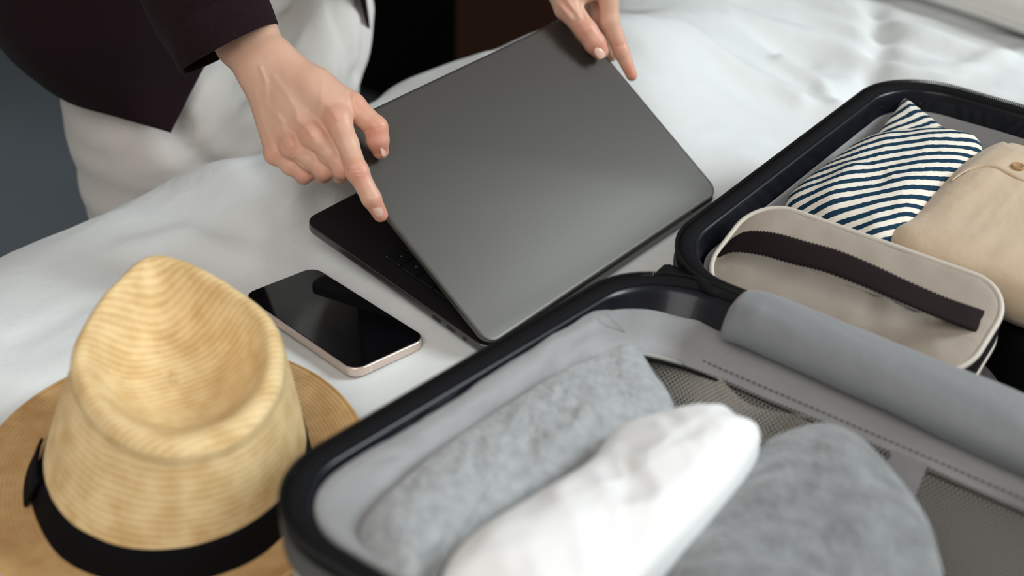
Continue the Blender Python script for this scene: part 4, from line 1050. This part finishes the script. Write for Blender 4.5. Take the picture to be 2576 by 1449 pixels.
fr.chain([mP, np3((-0.1754, 0.9178, 0.1115)), np3((-0.1644, 0.9146, 0.1066)), np3((-0.1677, 0.9240, 0.0990)), np3((-0.1755, 0.9369, 0.0967))], [.0082, .0074, .0068, .0062, .0055], .0028)
for p, r_ in ((mI, .0106), (mM, .0101), (mR, .0094), (mP, .0087)): fr.cone(p - FWV * .0010, p - FWV * .0010 + (p - RW) * .02, r_, r_, .003)
Vr, Fr = fr.mesh(); Vr = relax(Vr, Fr, 3)
Nr = vnormals(Vr, Fr); 
if (Nr * (Vr - Vr.mean(0))).sum() < 0: Nr = -Nr
def tdist(V, pts, R, U_, F_):
    P = np.array([np3(p) for p in pts]); X = V @ R; Y = V @ U_
    return segdist2(X, Y, [(p @ R, p @ U_) for p in P])
CR_, CU_ = np.array(CAM_R), np.array(CAM_U)
def sculpt(V, N, lines, depthc):
    facing = np.clip(-(N @ FWV), 0, 1)
    disp = np.zeros(len(V)); X = V @ CR_ / (V - np.array([0, 0, .6044]) @ np.eye(3) @ np.eye(3) if False else 1) if False else None
    ca = np.array([0, 0, .6044]); d = V - ca; dep = d @ FWV; X = (d @ CR_) / dep; Y = (d @ CU_) / dep
    for pts, wdt, amp in lines:
        Q = []
        for p in pts:
            e = np3(p) - ca; Q.append(((e @ CR_) / (e @ FWV), (e @ CU_) / (e @ FWV)))
        dd = segdist2(X, Y, Q) * depthc
        disp += amp * np.exp(-(dd / wdt) ** 2)
    return V + N * (disp * facing)[:, None]
VL = [([(-0.1989, 0.9951, 0.1500), (-0.1872, 0.9731, 0.1500), (-0.1726, 0.9385, 0.1500), (-0.1687, 0.9213, 0.1500)], .0022, .00042),
      ([(-0.2047, 0.9876, 0.1500), (-0.1968, 0.9459, 0.1500), (-0.1836, 0.9229, 0.1500), (-0.1709, 0.9062, 0.1500)], .0021, .00038),
      ([(-0.1590, 0.9915, 0.1500), (-0.1554, 0.9522, 0.1500), (-0.1541, 0.9295, 0.1500)], .0022, .00036),
      ([(-0.2108, 0.9719, 0.1500), (-0.1985, 0.9294, 0.1500), (-0.1902, 0.9046, 0.1500)], .0020, .00045),
      ([(-0.2136, 1.0144, 0.1500), (-0.2051, 0.9899, 0.1500)], .0016, .0006),
      ([(-0.1697, 0.9213, 0.1500), (-0.1618, 0.9096, 0.1500), (-0.1533, 0.8949, 0.1500)], .0022, .0006),
      ([(-0.1843, 0.9270, 0.1500), (-0.1739, 0.9006, 0.1500), (-0.1658, 0.8776, 0.1500)], .0020, .0006),
      ([(-0.1881, 0.8994, 0.1500), (-0.1774, 0.8678, 0.1500)], .0020, .0005),
      ([(-0.1529, 0.9546, 0.1500), (-0.1386, 0.9259, 0.1500)], .0026, .0006),
      ([(-0.1601, 0.8983, 0.1500), (-0.1641, 0.8914, 0.1500), (-0.1746, 0.9086, 0.1500)], .0030, -.0010),
      ([(-0.1452, 0.9096, 0.1500), (-0.1531, 0.9226, 0.1500), (-0.1606, 0.9325, 0.1500)], .0032, -.0009),
      ([(-0.1704, 0.8696, 0.1500), (-0.1777, 0.8871, 0.1500)], .0026, -.0009),
      ([(-0.1364, 0.8838, 0.1500), (-0.1329, 0.8751, 0.1500), (-0.1275, 0.8604, 0.1500), (-0.1210, 0.8401, 0.1500)], .0014, -.0016),
      ([(-0.1484, 0.8688, 0.1500), (-0.1403, 0.8569, 0.1500), (-0.1322, 0.8393, 0.1500)], .0012, -.0012),
      ([(-0.1603, 0.8554, 0.1500), (-0.1540, 0.8479, 0.1500), (-0.1459, 0.8358, 0.1500)], .0012, -.0012),
      ([(-0.1225, 0.8849, 0.1300), (-0.1164, 0.8892, 0.1300)], .0006, -.00035), ([(-0.1229, 0.8786, 0.1300), (-0.1144, 0.8817, 0.1300)], .0006, -.00045), ([(-0.1210, 0.8725, 0.1300), (-0.1137, 0.8755, 0.1300)], .0006, -.0004),
      ([(-0.1193, 0.8677, 0.1300), (-0.1136, 0.8699, 0.1300)], .0006, -.0003), ([(-0.1076, 0.8420, 0.1300), (-0.1013, 0.8484, 0.1300)], .0006, -.0003), ([(-0.1066, 0.8386, 0.1300), (-0.1003, 0.8443, 0.1300)], .0006, -.0003),
      ([(-0.1171, 0.9509, 0.1300), (-0.1096, 0.9637, 0.1300)], .0007, -.0004), ([(-0.1178, 0.9453, 0.1300), (-0.1074, 0.9545, 0.1300)], .0007, -.0004), ([(-0.1206, 0.9450, 0.1300), (-0.1172, 0.9488, 0.1300), (-0.1179, 0.9348, 0.1300)], .0012, -.0009),
      ([(-0.1345, 0.9701, 0.1500), (-0.1307, 0.9513, 0.1500), (-0.1274, 0.9317, 0.1500)], .0016, -.0010), ([(-0.1294, 0.9616, 0.1500), (-0.1263, 0.9459, 0.1500)], .0010, -.0006)]
Vr = sculpt(Vr, Nr, VL, 1.02)
fl_r = flush_of(Vr, [(np3((-0.1019, 0.8767, 0.0960)), 1.0), (np3((-0.1196, 0.8845, 0.1263)), .75), (mI - FWV * .008, .55), (mM - FWV * .008, .5), (mR - FWV * .008, .5), (mP - FWV * .006, .55),
                   (np3((-0.1081, 0.9266, 0.1396)), .9), (np3((-0.1066, 0.9236, 0.1258)), 1.0), (np3((-0.1246, 0.9401, 0.1511)), .7), (np3((-0.1327, 0.9005, 0.1179)), .8), (np3((-0.1484, 0.9084, 0.1117)), .9), (np3((-0.1646, 0.9159, 0.1049)), .9)], .0085, .75) + .06

# --- left hand (thumb on the lid, index along its right edge)
fl = Field((0.015, 1.085, 0.075), (0.145, 1.34, 0.335), H * 1.15)
lW = np3((0.0449, 1.2162, 0.2082))
PL_ = np.array(CAM_R)
i0, m0, r0, p0 = np3((0.0773, 1.1584, 0.1745)), np3((0.0702, 1.1774, 0.1725)), np3((0.0645, 1.1962, 0.1684)), np3((0.0577, 1.2126, 0.1641))
fl.cone(CUL, lW, .022, .020, .006, squash=(tuple(FWV), .8))
for q_, r_ in ((i0, .0100), (m0, .0098), (r0, .0092), (p0, .0088)): fl.cone(lW, q_, .0165, r_, .010)
fl.chain([lW - PL_ * .008, np3((0.0304, 1.1696, 0.1788)), np3((0.0410, 1.1430, 0.1618))], [.0150, .0150, .0120], .010)
fl.cone(np3((0.0449, 1.1505, 0.1715)), np3((0.0735, 1.1607, 0.1780)), .0120, .0110, .008)
fl.chain([np3((0.0410, 1.1430, 0.1618)), np3((0.0584, 1.1278, 0.1459)), np3((0.0663, 1.1235, 0.1366)), np3((0.0714, 1.1220, 0.1298))], [.0118, .0096, .0094, .0078], .004)
fl.chain([i0, np3((0.0801, 1.1475, 0.1486)), np3((0.0921, 1.1389, 0.1226)), np3((0.1026, 1.1304, 0.1033))], [.0098, .0088, .0072, .0052], .003)
fl.chain([m0, np3((0.0728, 1.1748, 0.1429)), np3((0.0810, 1.1737, 0.1193)), np3((0.0850, 1.1619, 0.1086))], [.0096, .0086, .0070, .0056], .003)
fl.chain([r0, np3((0.0665, 1.2031, 0.1386)), np3((0.0715, 1.2023, 0.1192)), np3((0.0733, 1.1867, 0.1136))], [.0090, .0080, .0066, .0055], .003)
fl.chain([p0, np3((0.0576, 1.2194, 0.1380)), np3((0.0613, 1.2195, 0.1200))], [.0084, .0072, .0058], .003)
Vl, Fl_ = fl.mesh(); Vl = relax(Vl, Fl_, 3); Nl = vnormals(Vl, Fl_)
if (Nl * (Vl - Vl.mean(0))).sum() < 0: Nl = -Nl
Vl = sculpt(Vl, Nl, [([(0.0284, 1.1641, 0.1600), (0.0355, 1.1472, 0.1600), (0.0436, 1.1194, 0.1600)], .0022, .0012), ([(0.0343, 1.1727, 0.1600), (0.0398, 1.1515, 0.1600), (0.0473, 1.1310, 0.1600)], .0018, -.0010), ([(0.0405, 1.1703, 0.1600), (0.0455, 1.1442, 0.1600), (0.0514, 1.1239, 0.1600)], .0020, .0008),
                     ([(0.0545, 1.1083, 0.1500), (0.0618, 1.1181, 0.1500)], .0008, -.0004), ([(0.0558, 1.1039, 0.1500), (0.0630, 1.1127, 0.1500)], .0008, -.0004), ([(0.0829, 1.1079, 0.1400), (0.0920, 1.1141, 0.1400)], .0008, -.0004), ([(0.0538, 1.1617, 0.1600), (0.0546, 1.1374, 0.1600), (0.0557, 1.1262, 0.1600)], .0016, -.0016)], 1.2)
fl_l = flush_of(Vl, [(np3((0.0706, 1.1180, 0.1345)), .9), (np3((0.0577, 1.1199, 0.1484)), .8), (np3((0.0415, 1.1340, 0.1646)), .4), (np3((0.1031, 1.1263, 0.1071)), 1.0), (np3((0.0904, 1.1333, 0.1269)), .6), (np3((0.0748, 1.1695, 0.1366)), 1.0), (np3((0.0677, 1.1583, 0.1561)), .8)], .009, .75) + .08
V = np.concatenate([Vb, Vr, Vl]); F = np.concatenate([Fb, Fr + len(Vb), Fl_ + len(Vb) + len(Vr)])
body = build('body', V, F, M['skin'], per, attr={'flush': np.concatenate([np.full(len(Vb), .1), np.clip(fl_r, 0, 1), np.clip(fl_l, 0, 1)])})
fix_normals(body)

def nail(c, ax, nrm, wdt, ln, rad):
    c = np3(c); ax = np3(ax); ax /= np.linalg.norm(ax); n = np3(nrm); n -= ax * (n @ ax); n /= np.linalg.norm(n); s = np.cross(ax, n)
    V = []; N1, N2 = 15, 11
    for i in range(N1):
        u = -1 + 2 * i / (N1 - 1)
        for j in range(N2):
            v = -1 + 2 * j / (N2 - 1)
            sh = (1 - abs(u) ** 3.0) ** .33 if u > 0 else (1 - abs(u) ** 2.4) ** .42
            x = v * sh * wdt / 2; a = x / rad
            V.append(c + ax * u * ln / 2 + s * rad * math.sin(a) + n * (rad * (math.cos(a) - 1) - .0006 * u * u))
    return fix_normals(solid(build('fingernail', V, grid_faces(N1, N2), M['nail'], per), .0005))
tI, dI = np3((-0.1023, 0.8798, 0.0925)), np3((-0.1089, 0.8803, 0.1062))
ai = (tI - dI) / np.linalg.norm(tI - dI); ni = -FWV + CR_ * .28 
nail(np3((-0.1024, 0.8738, 0.0991)) , ai + FWV * .10, ni, .0092, .0108, .0062)
at_ = np3((-0.1067, 0.9294, 0.1210)) - np3((-0.1087, 0.9301, 0.1303)); 
nail(np3((-0.1026, 0.9241, 0.1247)), at_, CR_ * .95 - FWV * .35, .0092, .0100, .0066)
al = np3((0.0714, 1.1220, 0.1298)) - np3((0.0584, 1.1278, 0.1459))
nail(np3((0.0716, 1.1126, 0.1327)), al + FWV * .004, -FWV + CR_ * .30 + CU_ * .15, .0112, .0122, .0085)

# --- trousers
ft = Field((-0.66, 0.88, FLOOR + .02), (-0.04, 1.50, 0.50), 0.0075)
ft.cone(bp(.215, -.12, .34), bp(.345, -.12, .34), .100, .100, .04); ft.cone(bp(.225, -.10, .44), bp(.335, -.10, .44), .080, .080, .03)
for s_ in (-1, 1):
    ft.cone(bp(.292 + s_ * .080, -.115, .30), bp(.296 + s_ * .074, -.112, .02), .098, .092, .06)
    ft.cone(bp(.296 + s_ * .074, -.112, .02), bp(.285 + s_ * .078, -.13, FLOOR + .07), .092, .085, .03)
ft.cone(bp(.288, -.105, .30), bp(.288, -.105, -.02), .090, .080, .05)
Vt, Ft = ft.mesh(); Vt = relax(Vt, Ft, 3); Nt = vnormals(Vt, Ft)
if (Nt * (Vt - Vt.mean(0))).sum() < 0: Nt = -Nt
dq = Vt - BO; ta = dq @ BA - .09; tz = Vt[:, 2]; 
cr_ = .0042 * ridge(ta * 7 + tz * 3, tz * 14 - ta * 8, 3) + .003 * fbm(ta * 14, tz * 8, 3) + .006 * ridge(ta * 9 + 3, tz * 2.5, 2) * sstep(0.05, -.2, tz)
for pl, wdt, amp in (([(.215, .105), (.245, .092), (.29, .098)], .007, -.006), ([(.225, .045), (.262, .068), (.300, .105)], .008, -.007), ([(.23, .02), (.275, .03), (.33, .07)], .010, -.005),
                     ([(.395, .0), (.418, .05), (.44, .10)], .010, -.008), ([(.36, .13), (.375, .05), (.372, -.05)], .012, -.004), ([(.14, .07), (.165, .0), (.20, -.06)], .012, -.006)):
    cr_ = cr_ + amp * np.exp(-(segdist2(ta, tz, pl) / wdt) ** 2)
Vt = Vt + Nt * cr_[:, None] * 1.5
tr = fix_normals(build('trousers', Vt, Ft, M['trousers'], per))
bx_ = [bp(.352, -.013, .16), bp(.351, -.012, .13), bp(.350, -.012, .10)]
# --- blouse
fo = Field((-0.62, 0.72, 0.28), (0.20, 1.50, 0.80), 0.009)
fo.cone(bp(.23, -.10, .40), bp(.33, -.10, .40), .092, .092, .04); fo.cone(bp(.28, -.08, .42), bp(.28, .05, .60), .105, .105, .04)
fo.cone(bp(.21, .10, .64), bp(.35, .10, .64), .083, .083, .04); fo.cone(bp(.15, .14, .68), bp(.41, .14, .68), .056, .056, .03)
Vo, Fo = fo.mesh(); Vo = relax(Vo, Fo, 2)
fix_normals(build('blouse', Vo, Fo, M['top'], per))

# --- blazer: two front panels that wrap round to the back, and the sleeves
bz = build('blazer', np.zeros((3, 3)), [(0, 1, 2)], M['blazer'], per)
rowsR = [[(.25, -.245, .09), (.17, -.235, .08), (.10, -.17, .06), (.085, -.10, .052), (.108, -.048, .041), (.134, -.010, .027)],
         [(.26, -.250, .13), (.15, -.235, .12), (.07, -.17, .105), (.055, -.09, .097), (.105, -.035, .085), (.174, -.010, .073)],
         [(.27, -.250, .20), (.15, -.230, .19), (.062, -.16, .17), (.045, -.09, .16), (.110, -.010, .15), (.213, .010, .142)],
         [(.29, -.240, .32), (.15, -.200, .32), (.070, -.13, .31), (.070, -.04, .30), (.135, .030, .30), (.240, .045, .29)],
         [(.29, -.160, .46), (.17, -.130, .46), (.105, -.06, .46), (.105, .030, .46), (.150, .105, .45), (.255, .125, .43)],
         [(.29, -.050, .60), (.17, -.030, .60), (.100, .03, .59), (.105, .110, .57), (.160, .180, .56), (.255, .195, .54)],
         [(.29, .060, .715), (.18, .070, .720), (.100, .110, .70), (.100, .160, .66), (.160, .205, .65), (.235, .215, .645)],
         [(.29, .105, .755), (.22, .115, .755), (.150, .140, .742), (.145, .165, .735), (.190, .190, .73), (.225, .200, .72)]]
rowsL = [[(.25, -.245, .09), (.33, -.235, .085), (.425, -.17, .05), (.450, -.12, .03), (.447, -.07, .020), (.430, -.030, .025)],
         [(.26, -.250, .13), (.35, -.235, .125), (.430, -.17, .10), (.448, -.12, .085), (.442, -.06, .076), (.410, -.015, .080)],
         [(.27, -.250, .20), (.37, -.230, .19), (.430, -.16, .17), (.440, -.09, .16), (.410, -.02, .15), (.370, .005, .145)]] + [[(.57 - a, b, z) for a, b, z in r] for r in rowsR[3:]]
def panel(name, rows):
    g = np.array([[bp(*q) for q in r] for r in rows]); cols = np.array([spline(r, 40) for r in g])
    full = np.array([spline(cols[:, j], 70) for j in range(40)])            # 40 x 70
    V = full.reshape(-1, 3).copy()
    V[:, 2] += 0
    dq = V - BO; n_ = .0020 * fbm((dq @ BA) * 14, V[:, 2] * 10, 3)
    V = V - BB * n_[:, None]
    return solid(fix_normals(build(name, V, grid_faces(40, 70), M['blazer'], bz)), .0035, 0)
panel('front_panel', rowsR); panel('front_panel', rowsL)
def sleeve(name, C, R, squash=.85):
    C = spline(np.array(C), 60); R = np.interp(np.linspace(0, 1, 60), np.linspace(0, 1, len(R)), R)
    t, s, n = frames(C, up=tuple(-FWV)); V = []
    # first rings lie square across the image of the cuff
    for i in range(60):
        for a in np.linspace(0, 2 * math.pi, 40, endpoint=False):
            crs = 1 + .035 * math.sin(3 * a + i * .12) * min(1, i / 10) + .03 * math.sin(5 * a + i * .3) * min(1, i / 20)
            V.append(C[i] + R[i] * crs * (math.cos(a) * s[i] + squash * math.sin(a) * n[i]))
    return solid(fix_normals(build(name, V, grid_faces(60, 40, False, True), M['blazer'], bz)), .0028, -1)
sleeve('sleeve', [(-0.2327, 0.9929, 0.1752), (-0.2407, 0.9988, 0.1880), (-0.2512, 1.0082, 0.2059), (-0.2590, 1.0171, 0.2416), ELR, ELR * .5 + SHR * .5 + np.array([-.01, -.01, .01]), SHR], [.0440, .0445, .046, .050, .058, .064, .066, .070])
sleeve('sleeve', [lW * .80 + CUL * .20 + np.array([0, .01, .02]), CUL, CUL * .6 + ELL * .4, ELL, ELL * .5 + SHL * .5, SHL], [.040, .045, .054, .062, .066, .072])
# replace the placeholder triangle with the collar
me = bz.data; me.clear_geometry()
mi = np.array(world_of(per).inverted())
cpts = spline(np.array([bp(.235, .215, .645), bp(.215, .195, .725), bp(.235, .12, .775), bp(.28, .085, .79), bp(.325, .12, .775), bp(.345, .195, .725), bp(.325, .215, .645), bp(.305, .20, .54)]), 50)
V = []
for i, p in enumerate(cpts):
    o_ = (p - bp(.28, .16, p[2])); o_[2] = 0; o_ /= np.linalg.norm(o_) + 1e-6
    for f in (0, .5, 1): V.append(p + o_ * .028 * f + np.array([0, 0, .006 - .02 * f]))
V = np.array(V) @ mi[:3, :3].T + mi[:3, 3]
me.from_pydata(V.tolist(), [], grid_faces(50, 3)); me.materials.clear(); me.materials.append(M['blazer']); me.polygons.foreach_set('use_smooth', [True] * len(me.polygons)); me.update()
solid(bz, .003)

# --- hair, eyes, shoes (outside the picture, kept simple)
fh = Field(tuple(bp(.28, .25, .9) - np.array([.16, .16, .22])), tuple(bp(.28, .25, .9) + np.array([.16, .16, .14])), .005)
fh.cone(bp(.28, .235, .865), bp(.28, .262, .905), .080, .084, .01); fh.cone(bp(.28, .19, .86), bp(.28, .15, .80), .050, .030, .03)
fh.cone(bp(.28, .345, .845), bp(.28, .33, .89), .060, .050, .01, sub=True)
Vh, Fh = fh.mesh(); fix_normals(build('hair', relax(Vh, Fh, 2), Fh, M['hair'], per))
for s_ in (-1, 1):
    c = bp(.28 + s_ * .030, .331, .872)
    loft('eye', [[c + BB * (.008 * math.cos(a)) + .0105 * math.sin(a) * (BA * math.cos(t) + np.array([0, 0, 1]) * math.sin(t)) * (1, 1, .7) for t in np.linspace(0, 2 * math.pi, 17)[:-1]] for a in (.01, .5, 1.0, 1.5)], M['eye'], per)
    fs = Field(tuple(np.minimum(bp(.28 + s_ * .085, -.22, FLOOR), bp(.28 + s_ * .085, .02, FLOOR)) - np.array([.07, .07, -.002])), tuple(np.maximum(bp(.28 + s_ * .085, -.22, FLOOR), bp(.28 + s_ * .085, .02, FLOOR)) + np.array([.07, .07, .11])), .006)
    fs.cone(bp(.28 + s_ * .08, -.17, FLOOR + .042), bp(.28 + s_ * .092, -.015, FLOOR + .034), .038, .030, .02); fs.cone(bp(.28 + s_ * .078, -.16, FLOOR + .05), bp(.28 + s_ * .077, -.155, FLOOR + .085), .040, .040, .02)
    Vs, Fs = fs.mesh(); fix_normals(build('shoe', relax(Vs, Fs, 2), Fs, M['black_wood'], per))
